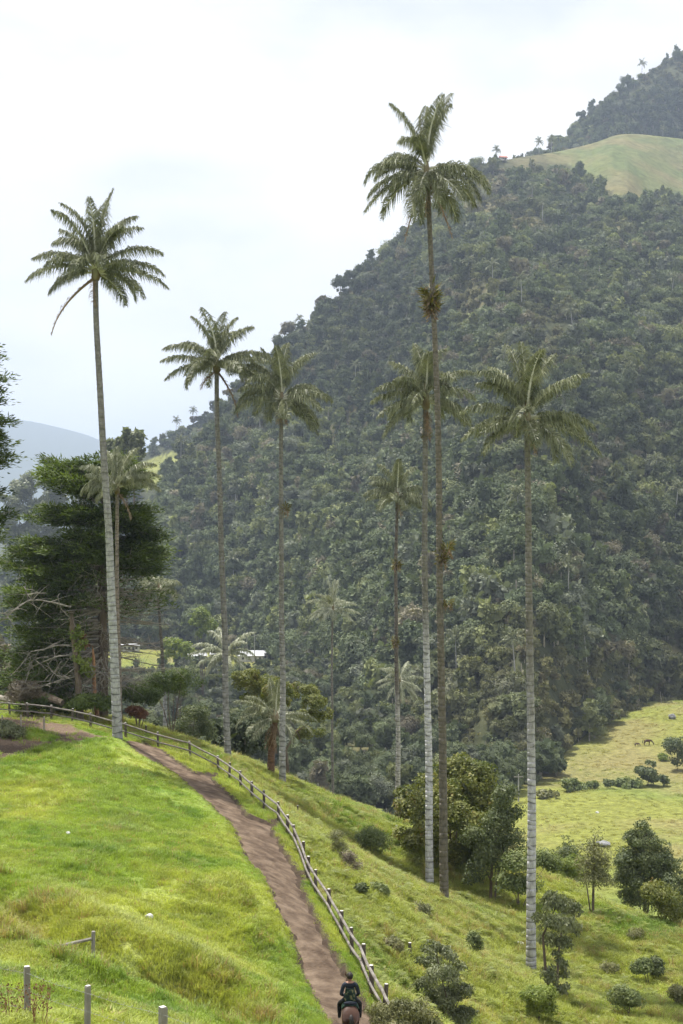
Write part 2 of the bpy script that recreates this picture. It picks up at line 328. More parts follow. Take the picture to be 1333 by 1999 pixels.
PASTX = PAST[:7] + [(1520, 275), (1520, 402), (1333, 403), (1290, 392), (1240, 412), (1205, 406), (1170, 378), (1130, 352), (1080, 340), (1040, 336), (1000, 340), (960, 326)]
def mcol(V):
    px, py = proj(V); p = inpoly(px, py + 14 * (fbm(px * .05, py * .05, s=71) - .5), PAST)
    a = fbm(V[:, 0] * .02, V[:, 1] * .02, V[:, 2] * .02, s=72)[:, None]; b = fbm(V[:, 0] * .05, V[:, 1] * .012, V[:, 2] * .05, s=74)[:, None]
    f = np.array((.05, .055, .025)) + np.array((.07, .055, .03)) * sstep(.45, .65, a)
    g = np.array((.125, .14, .055)) + np.array((.03, .0, .012)) * sstep(.4, .6, a) - np.array((.02, .01, .005)) * sstep(.5, .62, b)
    return np.where(p[:, None], g, f)
MT = tint_mat('mountain_ground', .12, .35, 6, .25)
RID = [(60,1290,650),(200,1150,720),(290,985,780),(355,880,830),(430,790,865),(530,675,890),(610,608,925),(710,520,970),(810,430,1010),(870,383,1040),(930,320,1080),(985,296,1110),(1080,284,1170),(1160,266,1220),(1215,245,1250),(1333,258,1290),(1500,280,1350),(1750,300,1400)]
BAS = [(20,1330,560),(130,1275,600),(230,1268,605),(310,1262,615),(390,1258,625),(480,1262,610),(560,1292,555),(640,1332,490),(720,1377,430),(790,1422,385),(860,1457,355),(930,1502,325),(1000,1512,318),(1080,1472,345),(1160,1432,378),(1260,1398,412),(1400,1378,440),(1600,1362,460)]
BAS = [(a, b + 8, c) for a, b, c in BAS]
Q1, m1 = loft('mountain_slope', RID, BAS, 190, 130, 23, 81, MT, mcol)
RB = [(1000,330,1420),(1070,283,1440),(1100,262,1450),(1130,228,1470),(1165,193,1490),(1250,140,1520),(1333,86,1550),(1480,0,1600),(1750,-130,1700)]
BB = [(1000,420,1300),(1070,400,1300),(1100,400,1310),(1130,400,1320),(1165,395,1330),(1250,390,1340),(1333,390,1350),(1480,400,1400),(1750,420,1450)]
Q2, m2 = loft('mountain_summit', RB, BB, 90, 40, 10, 91, MT, lambda V: np.tile(np.array((.06, .065, .032)), (len(V), 1)))
FARP = [(265,905),(300,893),(330,885),(352,874),(380,880),(340,930),(285,960)]
FARX = [(255, 900), (300, 890), (330, 882), (352, 870), (385, 878), (350, 940), (290, 980), (255, 960)]
def fcol(V):
    px, py = proj(V); p = inpoly(px, py, FARP)
    return np.where(p[:, None], np.array((.2, .21, .06)), np.array((.05, .055, .025)))
RS = [(150,960,1250),(230,905,1250),(270,880,1260),(300,862,1270),(335,838,1280),(370,818,1290),(410,797,1300),(470,765,1320),(560,720,1350)]
BS = [(120,1120,1050),(200,1110,1050),(250,1100,1060),(290,1090,1060),(330,1080,1070),(370,1070,1070),(420,1060,1080),(480,1050,1090),(560,1040,1100)]
Q3, m3 = loft('mountain_spur', RS, BS, 80, 40, 6, 101, MT, fcol)
FM = noise_mat('far_forest', [(.045, .06, .03), (.07, .085, .04)], .002)
def plain(c): return lambda V: np.tile(np.array(c), (len(V), 1))
loft('distant_range', [(-900,790,8600),(-400,790,8600),(-150,802,8500),(0,814,8500),(70,824,8500),(130,838,8500),(180,852,8500),(240,885,8500),(330,950,8500),(420,1015,8500)],
     [(x_, 1032, 5600) for x_ in (-900, -400, -150, 0, 70, 130, 180, 240, 330, 420)], 120, 40, 30, 111, MT, plain((.06, .075, .04)), lower=0)
loft('distant_peak', [(-200,905,10500),(150,870,10500),(210,852,10500),(260,858,10500),(300,872,10500),(420,900,10500),(700,950,10500)],
     [(x_, 1020, 9300) for x_ in (-200, 150, 210, 260, 300, 420, 700)], 60, 20, 20, 121, MT, plain((.06, .075, .04)), lower=0)

# ------------------------------------------------------------------ leaf cards
def cards(c, nrm, along, ln, wd):
    """rhombic leaves: c base points (n,3), nrm blade normals, along blade axis"""
    n = len(c); along = unit(along); side = unit(np.cross(nrm, along)); ln = np.broadcast_to(ln, n)[:, None]; wd = np.broadcast_to(wd, n)[:, None]
    V = np.stack([c, c + along * ln * .45 + side * wd * .5, c + along * ln, c + along * ln * .45 - side * wd * .5], 1).reshape(-1, 3)
    return V, np.arange(n * 4).reshape(n, 4)
def rdir(r, n): v = r.normal(size=(n, 3)); return unit(v)
def crown(r, blobs, n, ln, wd, sub=14, spread=.38, up=.45, hang=0.0, wild=.75):
    """leaves gathered in clumps on the shells of several ellipsoids"""
    B = np.array(blobs, float); wt = (B[:, 3] * B[:, 4] + B[:, 3] * B[:, 5]); wt /= wt.sum(); subs = []
    for b, w_ in zip(B, wt):
        k = max(4, int(sub * len(B) * w_)); d = rdir(r, k); d[:, 2] = np.where(d[:, 2] < -.35, -d[:, 2] * .6, d[:, 2]); d = unit(d)
        rad = r.uniform(.62, 1.0, k)[:, None]; subs.append(np.c_[b[:3] + d * b[3:6] * rad * r.uniform(.8, 1.18, k)[:, None], (b[3] + b[4] + b[5]) / 3 * spread * r.uniform(.55, 1.3, k), d])
    S_ = np.concatenate(subs); p = S_[:, 3] ** 2; i = r.choice(len(S_), n, p=p / p.sum()); s_ = S_[i]
    d = rdir(r, n); rad = r.uniform(.45, 1, n)[:, None] ** .6; pos = s_[:, :3] + d * s_[:, 3:4] * rad * np.array((1, 1, .75))
    nr = unit(d * .9 + s_[:, 4:7] * .6 + np.array((0, 0, up)) + r.normal(size=(n, 3)) * wild)
    al = unit(np.cross(nr, rdir(r, n)) + np.array((0, 0, -hang)))
    return cards(pos, nr, al, ln * r.uniform(.6, 1.3, n), wd * r.uniform(.6, 1.3, n))
def merge(parts):
    V = []; Fs = []; mi = []; b = 0
    for v, f, m in parts:
        v = np.asarray(v); V.append(v); Fs += [tuple(int(i) + b for i in q) for q in f]; mi += [m] * len(f); b += len(v)
    return np.concatenate(V), Fs, mi
def scatter(name, protos, pts, rot, scl, idx, tint, kind='stuff', label=None):
    c = bpy.data.collections.new(name + '_forms')
    for i, o in enumerate(protos): o.name = '%s_%02d' % (o.name.split('.')[0], i); c.objects.link(o)
    me = bpy.data.meshes.new(name); n = len(pts); me.vertices.add(n); me.vertices.foreach_set('co', np.asarray(pts, np.float32).ravel())
    for nm, ty, a in (('rot', 'FLOAT_VECTOR', rot), ('scl', 'FLOAT_VECTOR', scl)):
        at = me.attributes.new(nm, ty, 'POINT'); at.data.foreach_set('vector', np.asarray(a, np.float32).ravel())
    at = me.attributes.new('idx', 'INT', 'POINT'); at.data.foreach_set('value', np.asarray(idx, np.int32))
    at = me.attributes.new('tint', 'FLOAT_COLOR', 'POINT'); q = np.ones((n, 4), np.float32); q[:, :3] = tint; at.data.foreach_set('color', q.ravel())
    o = obj(name, me); g = bpy.data.node_groups.new(name, 'GeometryNodeTree'); g.interface.new_socket('Geometry', in_out='INPUT', socket_type='NodeSocketGeometry'); g.interface.new_socket('Geometry', in_out='OUTPUT', socket_type='NodeSocketGeometry')
    n_ = g.nodes.new; l = g.links.new; gi = n_('NodeGroupInput'); go = n_('NodeGroupOutput'); mp_ = n_('GeometryNodeMeshToPoints'); ip = n_('GeometryNodeInstanceOnPoints')
    ci = n_('GeometryNodeCollectionInfo'); ci.inputs[0].default_value = c; ci.inputs['Separate Children'].default_value = True; ci.inputs['Reset Children'].default_value = True
    def na(nm, ty): a = n_('GeometryNodeInputNamedAttribute'); a.data_type = ty; a.inputs[0].default_value = nm; return a.outputs[0]
    l(gi.outputs[0], mp_.inputs[0]); l(mp_.outputs[0], ip.inputs['Points']); l(ci.outputs[0], ip.inputs['Instance']); ip.inputs['Pick Instance'].default_value = True
    l(na('idx', 'INT'), ip.inputs['Instance Index']); l(na('rot', 'FLOAT_VECTOR'), ip.inputs['Rotation']); l(na('scl', 'FLOAT_VECTOR'), ip.inputs['Scale']); l(ip.outputs[0], go.inputs[0])
    md = o.modifiers.new('scatter', 'NODES'); md.node_group = g
    return tag(o, label, None, None, kind)
# forest tree forms, about 9 m wide
M['forest'] = leaf_mat('forest_leaves', (.75, .75, .75), (1.2, 1.2, 1.15), .16, rough=.75, trans=.15, spec=.12, tint=True)
def forest_form(r, n, ln, wd, kind):
    if kind == 0: bl = [(0, 0, 5.5, 4, 4, 3)] + [(r.uniform(-2.6, 2.6), r.uniform(-2.6, 2.6), r.uniform(4.5, 7.5), 2.2, 2.2, 1.8) for _ in range(4)]
    elif kind == 1: bl = [(r.uniform(-2.8, 2.8), r.uniform(-2.8, 2.8), r.uniform(3.5, 8.5), 2, 2, 1.6) for _ in range(7)]
    elif kind == 2: bl = [(0, 0, 4, 3, 3, 3.5), (.6, -.3, 7.5, 2.2, 2.2, 2.6), (-.4, .4, 10, 1.4, 1.4, 2)]
    else: bl = [(r.uniform(-3, 3), r.uniform(-3, 3), r.uniform(1.5, 3.5), 2.2, 2.2, 1.6) for _ in range(5)]
    v, f = crown(r, bl, n, ln, wd, sub=9, spread=.5, wild=.35)
    core = []
    for b in bl:      # dark inner mass of boughs
        d = rdir(r, 26); core.append(np.array(b[:3]) + d * np.array(b[3:6]) * .55)
    cc = np.concatenate(core); v2, f2 = cards(cc, rdir(r, len(cc)), rdir(r, len(cc)), 1.9, 1.7)
    mb = MB(); mb.tube([(0, 0, -3), (.1, 0, 3), (.2, .1, 6)], [.28, .2, .1], 5)
    v3 = np.array(mb.v); V, Fs, mi = merge([(v, f, 0), (v2, f2, 0), (v3, mb.f, 1)])
    return mesh_np('forest_tree', V, Fs, [M['forest'], M['dead']], mi)
r = np.random.default_rng(3)
far_forms = [obj('forest_tree', forest_form(r, 1000, .62, .42, k), link=False) for k in (0, 1, 2, 3, 0, 1, 1, 3)]
near_forms = [obj('woodland_tree', forest_form(r, 3600, .4, .26, k), link=False) for k in (0, 1, 2, 3, 0, 1)]
def surf_sample(r, Q, n):
    a = Q[:-1, :-1]; b = Q[:-1, 1:]; c = Q[1:, :-1]; d = Q[1:, 1:]; ar = np.linalg.norm(np.cross(b - a, c - a), axis=-1).ravel()
    k = r.choice(len(ar), n, p=ar / ar.sum()); u = r.random(n)[:, None]; v = r.random(n)[:, None]; a, b, c, d = [q.reshape(-1, 3)[k] for q in (a, b, c, d)]
    return (a * (1 - u) + b * u) * (1 - v) + (c * (1 - u) + d * u) * v
def forest_tint(r, p, wet=0):
    a = fbm(p[:, 0] * .011, p[:, 1] * .007, p[:, 2] * .014, s=131)[:, None]; q = r.random((len(p), 1))
    dark = np.array((.085, .105, .06)); mid = np.array((.118, .138, .072)); yel = np.array((.165, .18, .08)); brn = np.array((.16, .144, .103)); grey = np.array((.14, .153, .112))
    c = dark + (mid - dark) * r.random((len(p), 1)); c = np.where(q > .80, yel, c); c = np.where(q > .93, brn, c); c = np.where((q > .7) & (q < .8), grey, c)
    return c * (.8 + .4 * r.random((len(p), 1))), a
ps = []; sc_ = []; tn = []; ix = []
for Q, n in ((Q1, 25000), (Q1[:45], 6000), (Q2, 6500), (Q3, 1500)):
    p = surf_sample(r, Q, n); px, py = proj(p); a_ = fbm(p[:, 0] * .012, p[:, 1] * .008, p[:, 2] * .015, s=133)
    ok = ((Q is Q2) | ~inpoly(px, py + 10 * (fbm(px * .06, py * .06, s=135) - .5), PASTX if Q is not Q3 else FARX)) & (px > -80) & (px < 1450)
    ok &= ~((a_ > .62) & (r.random(n) < .45)); p = p[ok]; a_ = a_[ok]; t, _ = forest_tint(r, p); scrub = sstep(.56, .66, a_)
    big = fbm(p[:, 0] * .006, p[:, 1] * .005, p[:, 2] * .008, s=137)[:, None]; t = t * (.78 + .5 * sstep(.4, .62, big)); t = t + (np.array((.2, .175, .085)) - t) * (scrub * .65)[:, None]
    s_ = r.choice([.32, .42, .5, .58, .68, .8, 1.0, 1.4], len(p)) * r.uniform(.8, 1.02, len(p)) * (1 - .4 * scrub); i_ = r.integers(0, 8, len(p)); i_ = np.where(scrub > .5, np.where(r.random(len(p)) < .6, 3, i_), i_)
    ps.append(p + np.array((0, 0, -.6))); sc_.append(s_); tn.append(t); ix.append(i_)
kr = r.uniform(0, 1, 90); pr_ = np.stack([np.interp(985 + kr * 130, proj(Q1[-1])[0], Q1[-1][:, q]) for q in range(3)], -1) + np.array((0, 14., -3.)); ps.append(pr_); sc_.append(r.uniform(.35, .75, 90)); tn.append(forest_tint(r, pr_)[0]); ix.append(r.integers(0, 8, 90))
p = np.concatenate(ps); s_ = np.concatenate(sc_); n = len(p)
scatter('forest', far_forms, p, np.c_[np.zeros((n, 2)), r.uniform(0, 6.28, n)], np.c_[s_, s_, s_ * r.uniform(.8, 1.25, n)], np.concatenate(ix), np.concatenate(tn), label='dense forest covering the mountain slope')
Dw = np.sqrt(r.uniform(640 ** 2, 1150 ** 2, 1500)); pw = r.uniform(-150, 330, 1500); xw = (pw - CX) / F * Dw; p = np.c_[xw, Dw, np.full(1500, -60.0)]; n = 1500; t, _ = forest_tint(r, p); s_ = r.uniform(.9, 1.7, n)
scatter('far_woods', [obj('forest_tree', o.data, link=False) for o in far_forms], p, np.c_[np.zeros((n, 2)), r.uniform(0, 6.28, n)], np.c_[s_, s_, s_ * 1.3], r.integers(0, 8, n), t, label='hazy woods filling the far end of the valley')
# woodland in the valley and on the back of the hill
CLEAR = [(240, 1225), (560, 1225), (560, 1300), (420, 1330), (240, 1330)]
pp = []
while sum(map(len, pp)) < 1500:
    D = np.sqrt(r.uniform(115 ** 2, 620 ** 2, 4000)); px = r.uniform(-150, 1240, 4000); x = (px - CX) / F * D
    foot = np.interp(px, [q[0] for q in BAS], [q[2] for q in BAS]) + 25; lim = np.interp(px, [-200, 700, 800, 1000, 1090, 1200, 1240], [0, 0, 262, 288, 326, 392, 410])
    gz = np.where(D < 225, np.maximum(H(np.clip(x, -61, 64), np.minimum(D, 230)), VH(x, D)), VH(x, D)); py = CY - gz / D * F
    ok = (D < foot) & (D > lim) & ((D > 118) | (px < 330)) & ~((D < 135) & (px > 520)) & ~((D > 500) & (px > 200) & (px < 545)) & ~((px > 680) & (D < 262))
    ok &= ~((D < 125) & (px > 60) & (px < 420))
    near = D < 240; keepp = r.random(4000) < np.where(near, .35, .8); ok &= keepp
    pp.append(np.c_[x, D, gz][ok])
p = np.concatenate(pp)[:1500]; n = len(p); t, _ = forest_tint(r, p); t *= np.where(p[:, 1] < 260, .85, 1.0)[:, None]; s_ = r.uniform(.5, 1.0, n) * np.where(p[:, 1] < 200, .75, 1)
scatter('woodland', near_forms, p + np.array((0, 0, -.4)), np.c_[np.zeros((n, 2)), r.uniform(0, 6.28, n)], np.c_[s_, s_, s_], r.integers(0, 6, n), t, label='mixed woodland filling the valley below the path')

# ------------------------------------------------------------------ grass
M['blade'] = leaf_mat('grass_blades', (.75, .75, .75), (1.3, 1.25, 1.2), 1.3, rough=.5, trans=.45, spec=.3, tint=True, tgain=(1.2, 1.2, .7))
def tuft(r, nb, h, rad, lean, wd):
    V = []; Fs = []
    for i in range(nb):
        a = r.uniform(0, 6.28); rr = rad * math.sqrt(r.random()); b = np.array((rr * math.cos(a), rr * math.sin(a), -.03)); a2 = a + r.normal() * .8
        o = np.array((math.cos(a2), math.sin(a2), 0)); hh = h * r.uniform(.5, 1.1); ln = lean * r.uniform(.3, 1.2); s_ = np.array((-o[1], o[0], 0)) * wd * .5
        m_ = b + np.array((0, 0, hh * .6)) + o * hh * ln * .3; t_ = b + np.array((0, 0, hh * (1 - .35 * ln))) + o * hh * ln
        k = len(V); V += [b - s_, b + s_, m_ + s_ * .8, m_ - s_ * .8, t_]; Fs += [(k, k + 1, k + 2, k + 3), (k + 3, k + 2, k + 4)]
    return mesh_np('grass_tuft', np.array(V), Fs, M['blade'])
def fern(r):
    V = []; Fs = []
    for i in range(8):
        a = i * .785 + r.normal() * .3; o = np.array((math.cos(a), math.sin(a), 0)); s_ = np.array((-o[1], o[0], 0)); Lf = r.uniform(.35, .6)
        for j in range(8):
            t = (j + .5) / 8; c = o * Lf * t + np.array((0, 0, Lf * (.75 * t - .75 * t * t) + .05)); wdt = .16 * math.sin(math.pi * (t * .85 + .12))
            for sg in (-1, 1):
                k = len(V); V += [c, c + s_ * sg * wdt * .5 + o * .05, c + s_ * sg * wdt + np.array((0, 0, -.03)), c + s_ * sg * wdt * .5 - o * .03]; Fs.append((k, k + 1, k + 2, k + 3))
    return mesh_np('grass_tuft', np.array(V), Fs, M['blade'])
r = np.random.default_rng(5)
gforms = [obj('grass_tuft', tuft(r, 18, .17, .17, .7, .016), link=False) for _ in range(3)] + [obj('grass_tuft', tuft(r, 22, .30, .17, .8, .018), link=False) for _ in range(2)] + \
         [obj('grass_tuft', tuft(r, 26, .5, .13, .7, .016), link=False) for _ in range(2)] + [obj('grass_tuft', fern(r), link=False)]
D = 1 / r.uniform(1 / 122, 1 / 25.5, 300000); x = r.uniform(-1, 1, len(D)) * (.262 * D + 2.5)
D = np.where(r.random(len(D)) < .25, np.sqrt(r.uniform(27 ** 2, 118 ** 2, len(D))), D)
inp = inpoly(x, D, PATH); dp = np.minimum(polydist(x, D, PL), polydist(x, D, PR))
dirt = inpoly(x + .8 * (fbm(x, D, s=31) - .5), D + 1.6 * (fbm(x, D, s=32) - .5), DIRT) & ~inpoly(x, D, DIRTG)
ok = ~(inp & (dp > .16 * r.random(len(D)) - .04)) & ~(dirt & (r.random(len(D)) > .05)) & ~((D > 108) & (x < 0)) & ~(dp < .05) & ~(polydist(x, D, PR) < .26 * r.random(len(D)) + .06)
ok &= r.random(len(D)) < np.where(D < 116, 1, 0)
bare = fbm(x * .7, D * .7, s=141); ok &= ~((bare > .7) & (r.random(len(D)) < .8))
x = x[ok]; D = D[ok]; n = len(x); lu = lush(x, D); g = polydist(x, D, GULLY); tall = fbm(x * .45, D * .45, s=143); rr = r.random(n)
i_ = r.integers(0, 3, n); i_ = np.where((lu < .5) & (rr < .75), r.integers(3, 5, n), i_); i_ = np.where((lu < .5) & (rr > .86) & (tall > .5), r.integers(5, 7, n), i_)
i_ = np.where((lu < .5) & (rr > .81) & (rr < .832), 7, i_)
i_ = np.where((lu > .5) & (tall > .56) & (rr < .6), r.integers(3, 5, n), i_); i_ = np.where((g < 2.2) & (rr < .35) & (tall > .5), r.integers(3, 7, n), i_)
s_ = r.uniform(.65, 1.25, n) * np.where(D > 70, 1.1, 1) * np.where(polydist(x, D, PR) < .5, .75, 1) * np.where(polydist(x, D, PL) < .9, .55, 1) * np.where((polydist(x, D, PL) < 2.2) & (D > 66), .55, 1)
tc_ = grass_col(x, D) * (.82 + .36 * r.random((n, 1))); dryp = (r.random(n) < np.where(i_ >= 5, .28, .035) * (i_ != 7)); tc_ = np.where(dryp[:, None], np.array((.34, .27, .12)), tc_)
tc_ = np.where((i_ == 7)[:, None], np.array((.22, .26, .05)), tc_)
scatter('grass', gforms, np.c_[x, D, H(x, D)], np.c_[r.normal(0, .12, (n, 2)), r.uniform(0, 6.28, n)], np.c_[s_, s_, s_ * r.uniform(.8, 1.2, n)], i_, tc_, label='grass growing over the hillside pasture')
Dm = np.sqrt(r.uniform(188 ** 2, 430 ** 2, 40000)); pm_ = r.uniform(900, 1420, 40000); xm = (pm_ - CX) / F * Dm; lim = np.interp(pm_, [-200, 985, 1090, 1200, 1240, 1420], [292, 296, 330, 396, 414, 440]); fr_ = fbm(xm * .06, Dm * .05, s=181); ok = (Dm < lim) & (r.random(40000) < .04 + .14 * fr_)
xm = xm[ok]; Dm = Dm[ok]; n = len(xm); ta = fbm(xm * .03, Dm * .03, s=61)[:, None]; tb = fbm(xm * .11, Dm * .05, s=62)[:, None]; tm = np.array((.235, .24, .055)) + (np.array((.18, .225, .045)) - np.array((.235, .24, .055))) * sstep(.42, .6, ta); tm = tm + (np.array((.27, .225, .09)) - tm) * sstep(.48, .66, tb) * .8
s_ = r.uniform(1.2, 2.6, n); scatter('meadow_grass', [obj('meadow_tuft', o.data, link=False) for o in gforms[3:7]], np.c_[xm, Dm, VH(xm, Dm)], np.c_[np.zeros((n, 2)), r.uniform(0, 6.28, n)], np.c_[s_ * 1.5, s_ * 1.5, s_ * .33], r.integers(0, 4, n), tm * (.95 + .3 * r.random((n, 1))), label='rough tufts of grass in the valley meadow')

# ------------------------------------------------------------------ wax palms
def palm_leaf_mat():
    m, t, b, n, l = newmat('palm_leaflet')
    geo = n('ShaderNodeNewGeometry'); nz = n('ShaderNodeTexNoise'); nz.inputs['Scale'].default_value = 1.6; l(geo.outputs['Position'], nz.inputs[0])
    a = n('ShaderNodeMath'); a.operation = 'MULTIPLY_ADD'; a.inputs[1].default_value = .45; l(geo.outputs['Random Per Island'], a.inputs[0]); l(nz.outputs[0], a.inputs[2])
    cr = n('ShaderNodeValToRGB'); e = cr.color_ramp.elements; e[0].position = .4; e[0].color = (.07, .086, .038, 1); e[1].position = .95; e[1].color = (.25, .265, .13, 1); l(a.outputs[0], cr.inputs[0])
    l(cr.outputs[0], b.inputs['Base Color']); b.inputs['Roughness'].default_value = .52; b.inputs['Specular IOR Level'].default_value = .5
    tr = n('ShaderNodeBsdfTranslucent'); l(cr.outputs[0], tr.inputs[0]); ms = n('ShaderNodeMixShader'); ms.inputs[0].default_value = .22; o = t.nodes['Material Output']
    l(b.outputs[0], ms.inputs[1]); l(tr.outputs[0], ms.inputs[2]); l(ms.outputs[0], o.inputs[0]); return m
M['leaflet'] = palm_leaf_mat()
M['paleleaf'] = leaf_mat('pale_palm_leaflet', (.13, .15, .08), (.34, .35, .21), 1.5, rough=.5, trans=.2, spec=.4, tgain=(1, 1, .8))
M['paleleaf2'] = leaf_mat('silvery_palm_leaflet', (.22, .24, .15), (.46, .47, .33), 1.5, rough=.5, trans=.2, spec=.4, tgain=(1, 1, .8))
M['rachis'] = noise_mat('frond_rib', [(.38, .38, .27), (.6, .59, .47)], 4, rough=.5, spec=.5)
M['deadleaf'] = leaf_mat('withered_frond', (.18, .12, .07), (.36, .26, .16), 2, trans=.2, tgain=(1, 1, 1))
M['shaft'] = noise_mat('leaf_sheath', [(.11, .075, .05), (.2, .16, .09), (.28, .28, .16)], 2.2, bump=.5, bscale=10, stretch=(1, 1, .4))
M['epi'] = leaf_mat('bromeliad_leaves', (.07, .075, .02), (.2, .17, .05), 4, trans=.25, c3=(.25, .12, .05))
def trunk_mat():
    m, t, b, n, l = newmat('palm_trunk')
    at = n('ShaderNodeAttribute'); at.attribute_name = 'tint'; tc = n('ShaderNodeTexCoord')
    mp = n('ShaderNodeMapping'); mp.inputs['Scale'].default_value = (1, 1, .55); l(tc.outputs['Object'], mp.inputs[0])
    nz = n('ShaderNodeTexNoise'); nz.inputs['Scale'].default_value = 5.5; nz.inputs['Detail'].default_value = 7; nz.inputs['Roughness'].default_value = .7; l(mp.outputs[0], nz.inputs[0])
    mr = n('ShaderNodeMapRange'); mr.inputs[1].default_value = .32; mr.inputs[2].default_value = .68; mr.inputs[3].default_value = .55; mr.inputs[4].default_value = 1.3; l(nz.outputs[0], mr.inputs[0])
    mx = n('ShaderNodeMix'); mx.data_type = 'RGBA'; mx.blend_type = 'MULTIPLY'; mx.inputs[0].default_value = 1; l(at.outputs['Color'], mx.inputs[6]); l(mr.outputs[0], mx.inputs[7]); l(mx.outputs[2], b.inputs['Base Color'])
    b.inputs['Roughness'].default_value = .75; b.inputs['Specular IOR Level'].default_value = .25
    bm = n('ShaderNodeBump'); bm.inputs['Strength'].default_value = .6; bm.inputs['Distance'].default_value = .03; l(nz.outputs[0], bm.inputs['Height']); l(bm.outputs[0], b.inputs['Normal']); return m
M['trunk'] = trunk_mat()
def palm_trunk(r, pts, r0, r1, wax_to, ring, white, dark, sides=14, wspread=.12):
    """pts relative to the palm base. leaf scars ring the stem; pale wax below, mossy bark above"""
    pts = np.array([tuple(p) for p in pts]); hgt = pts[-1, 2]; k = int(hgt / ring); zs = []; off = []; cl = []
    z = -1.2; rows = []
    while z < hgt:
        st = ring * r.uniform(.6, 1.35) * (1 - .35 * max(0, z) / hgt); til = r.normal() * .045; ph = r.uniform(0, 6.28); kink = r.random() < .25
        for f, o_, d_ in ((0, -.008, 1), (.05, -.004, .85), (.12, .005, 0), (.6, .003, 0), (.94, .0, .2)): rows.append((z + f * st, o_, d_, til * (2.2 if kink else 1), ph))
        z += st
    rows.append((hgt, 0, 0, 0, 0)); V = []; C_ = []; ang = np.linspace(0, 2 * math.pi, sides, endpoint=False)
    sm = np.linspace(0, hgt, 60); cxs = np.interp(sm, pts[:, 2], pts[:, 0]); cys = np.interp(sm, pts[:, 2], pts[:, 1]); ker = np.ones(9) / 9
    cxs = cxs + (fbm(sm * .25, 3.3 + r0 * 99, s=171) - .5) * .3 * np.minimum(1, sm / 3) * np.minimum(1, (hgt - sm) / 3); cxs = np.convolve(np.pad(cxs, 4, 'edge'), ker, 'valid'); cys = np.convolve(np.pad(cys, 4, 'edge'), ker, 'valid')
    for (z, o_, d_, til, ph) in rows:
        t = max(0, min(1, z / hgt)); rad = r0 + (r1 - r0) * t ** .75 + .1 * r0 * math.exp(-max(z, 0) / .8) + o_
        zz = z + til * np.cos(ang + ph) * (1 if o_ or d_ else .8); cx = np.interp(z, sm, cxs); cy = np.interp(z, sm, cys)
        V.append(np.c_[cx + rad * np.cos(ang), cy + rad * np.sin(ang), zz])
        wx = 1 - sstep(wax_to - wspread, wax_to + wspread, t + .14 * (fbm(np.cos(ang) * .8 + 3, np.sin(ang) * .8 + z * .55, s=151) - .5)); low = .35 * math.exp(-max(z, 0) / 1.2)
        c = np.array(dark) + (np.array(white) * (1 - low) - np.array(dark)) * wx[:, None]; c = c * (1 - (.72 * wx[:, None] + .3 * (1 - wx[:, None])) * d_); C_.append(c)
    n = len(rows); V = np.concatenate(V); idx = np.arange(n * sides).reshape(n, sides); q = np.stack([idx[:-1], np.roll(idx[:-1], -1, 1), np.roll(idx[1:], -1, 1), idx[1:]], -1).reshape(-1, 4)
    me = mesh_np('trunk', V, q, M['trunk'], smooth=True); set_tint(me, np.concatenate(C_)); return me
def frond(r, az, e0, bend, Lf, leaf=.8, n=52, sparse=1.0, mats=None, start=.1, wd=.05, pend=1.0):
    az = R(az); s = np.linspace(0, 1, 15); el = R(e0) - R(bend) * 1.12 * s ** 1.55; o = np.array((math.cos(az), math.sin(az), 0)); up = np.array((0, 0, 1.))
    tg = o * np.cos(el)[:, None] + up * np.sin(el)[:, None]; tw = r.normal() * .15; sd = np.cross(o, up)
    pt = np.concatenate([np.zeros((1, 3)), np.cumsum((tg[:-1] + tg[1:]) / 2 * (Lf / 14), 0)]); pt += sd * (tw * Lf * (s ** 2))[:, None]
    mb = MB(); mb.tube([tuple(q) for q in pt], [.085 * (1 - .75 * q) * (Lf / 4) ** .5 * (1 if wd < .1 else 1.5) for q in s], 4, 1)
    u = np.linspace(start, .995, n); P0 = np.stack([np.interp(u, s, pt[:, k]) for k in range(3)], -1); T = unit(np.stack([np.interp(u, s, tg[:, k]) for k in range(3)], -1)); nn = np.cross(sd, T); nn *= np.sign(nn[:, 2:3] + 1e-6)
    prof = np.clip(np.sin(np.pi * (u * .80 + .16)), 0, 1) ** .7; dn = np.array((0, 0, -1.)); V = []; Fs = []
    for sg in (-1, 1):
        keep = r.random(n) < sparse; k = keep.sum(); l = leaf * 1.42 * prof[keep] * r.uniform(.75, 1.15, k); T_ = T[keep]; p0 = P0[keep] + r.normal(0, .02, (k, 3)); N_ = nn[keep]
        d0 = unit(sd * sg * r.uniform(.4, .75, k)[:, None] + T_ * r.uniform(.35, .7, k)[:, None] + N_ * r.uniform(.05, .45, k)[:, None])
        d1 = unit(d0 * .5 + dn * r.uniform(.7, 1.4, k)[:, None] * pend + r.normal(0, .12, (k, 3)))
        p1 = p0 + d0 * (l * .38)[:, None]; p2 = p1 + d1 * (l * .62)[:, None]; w_ = unit(T_ + r.normal(0, .25, (k, 3))) * wd * .5
        b = len(V) and sum(map(len, V)); V.append(np.stack([p0 - w_ * .7, p0 + w_ * .7, p1 + w_, p1 - w_, p2], 1).reshape(-1, 3))
        for i in range(k): a = b + i * 5; Fs += [(a, a + 1, a + 2, a + 3), (a + 3, a + 2, a + 4)]
    V, F2, mi = merge([(np.array(mb.v), mb.f, 1), (np.concatenate(V), Fs, 0)])
    return mesh_np('frond', V, F2, mats or [M['leaflet'], M['rachis']], mi)
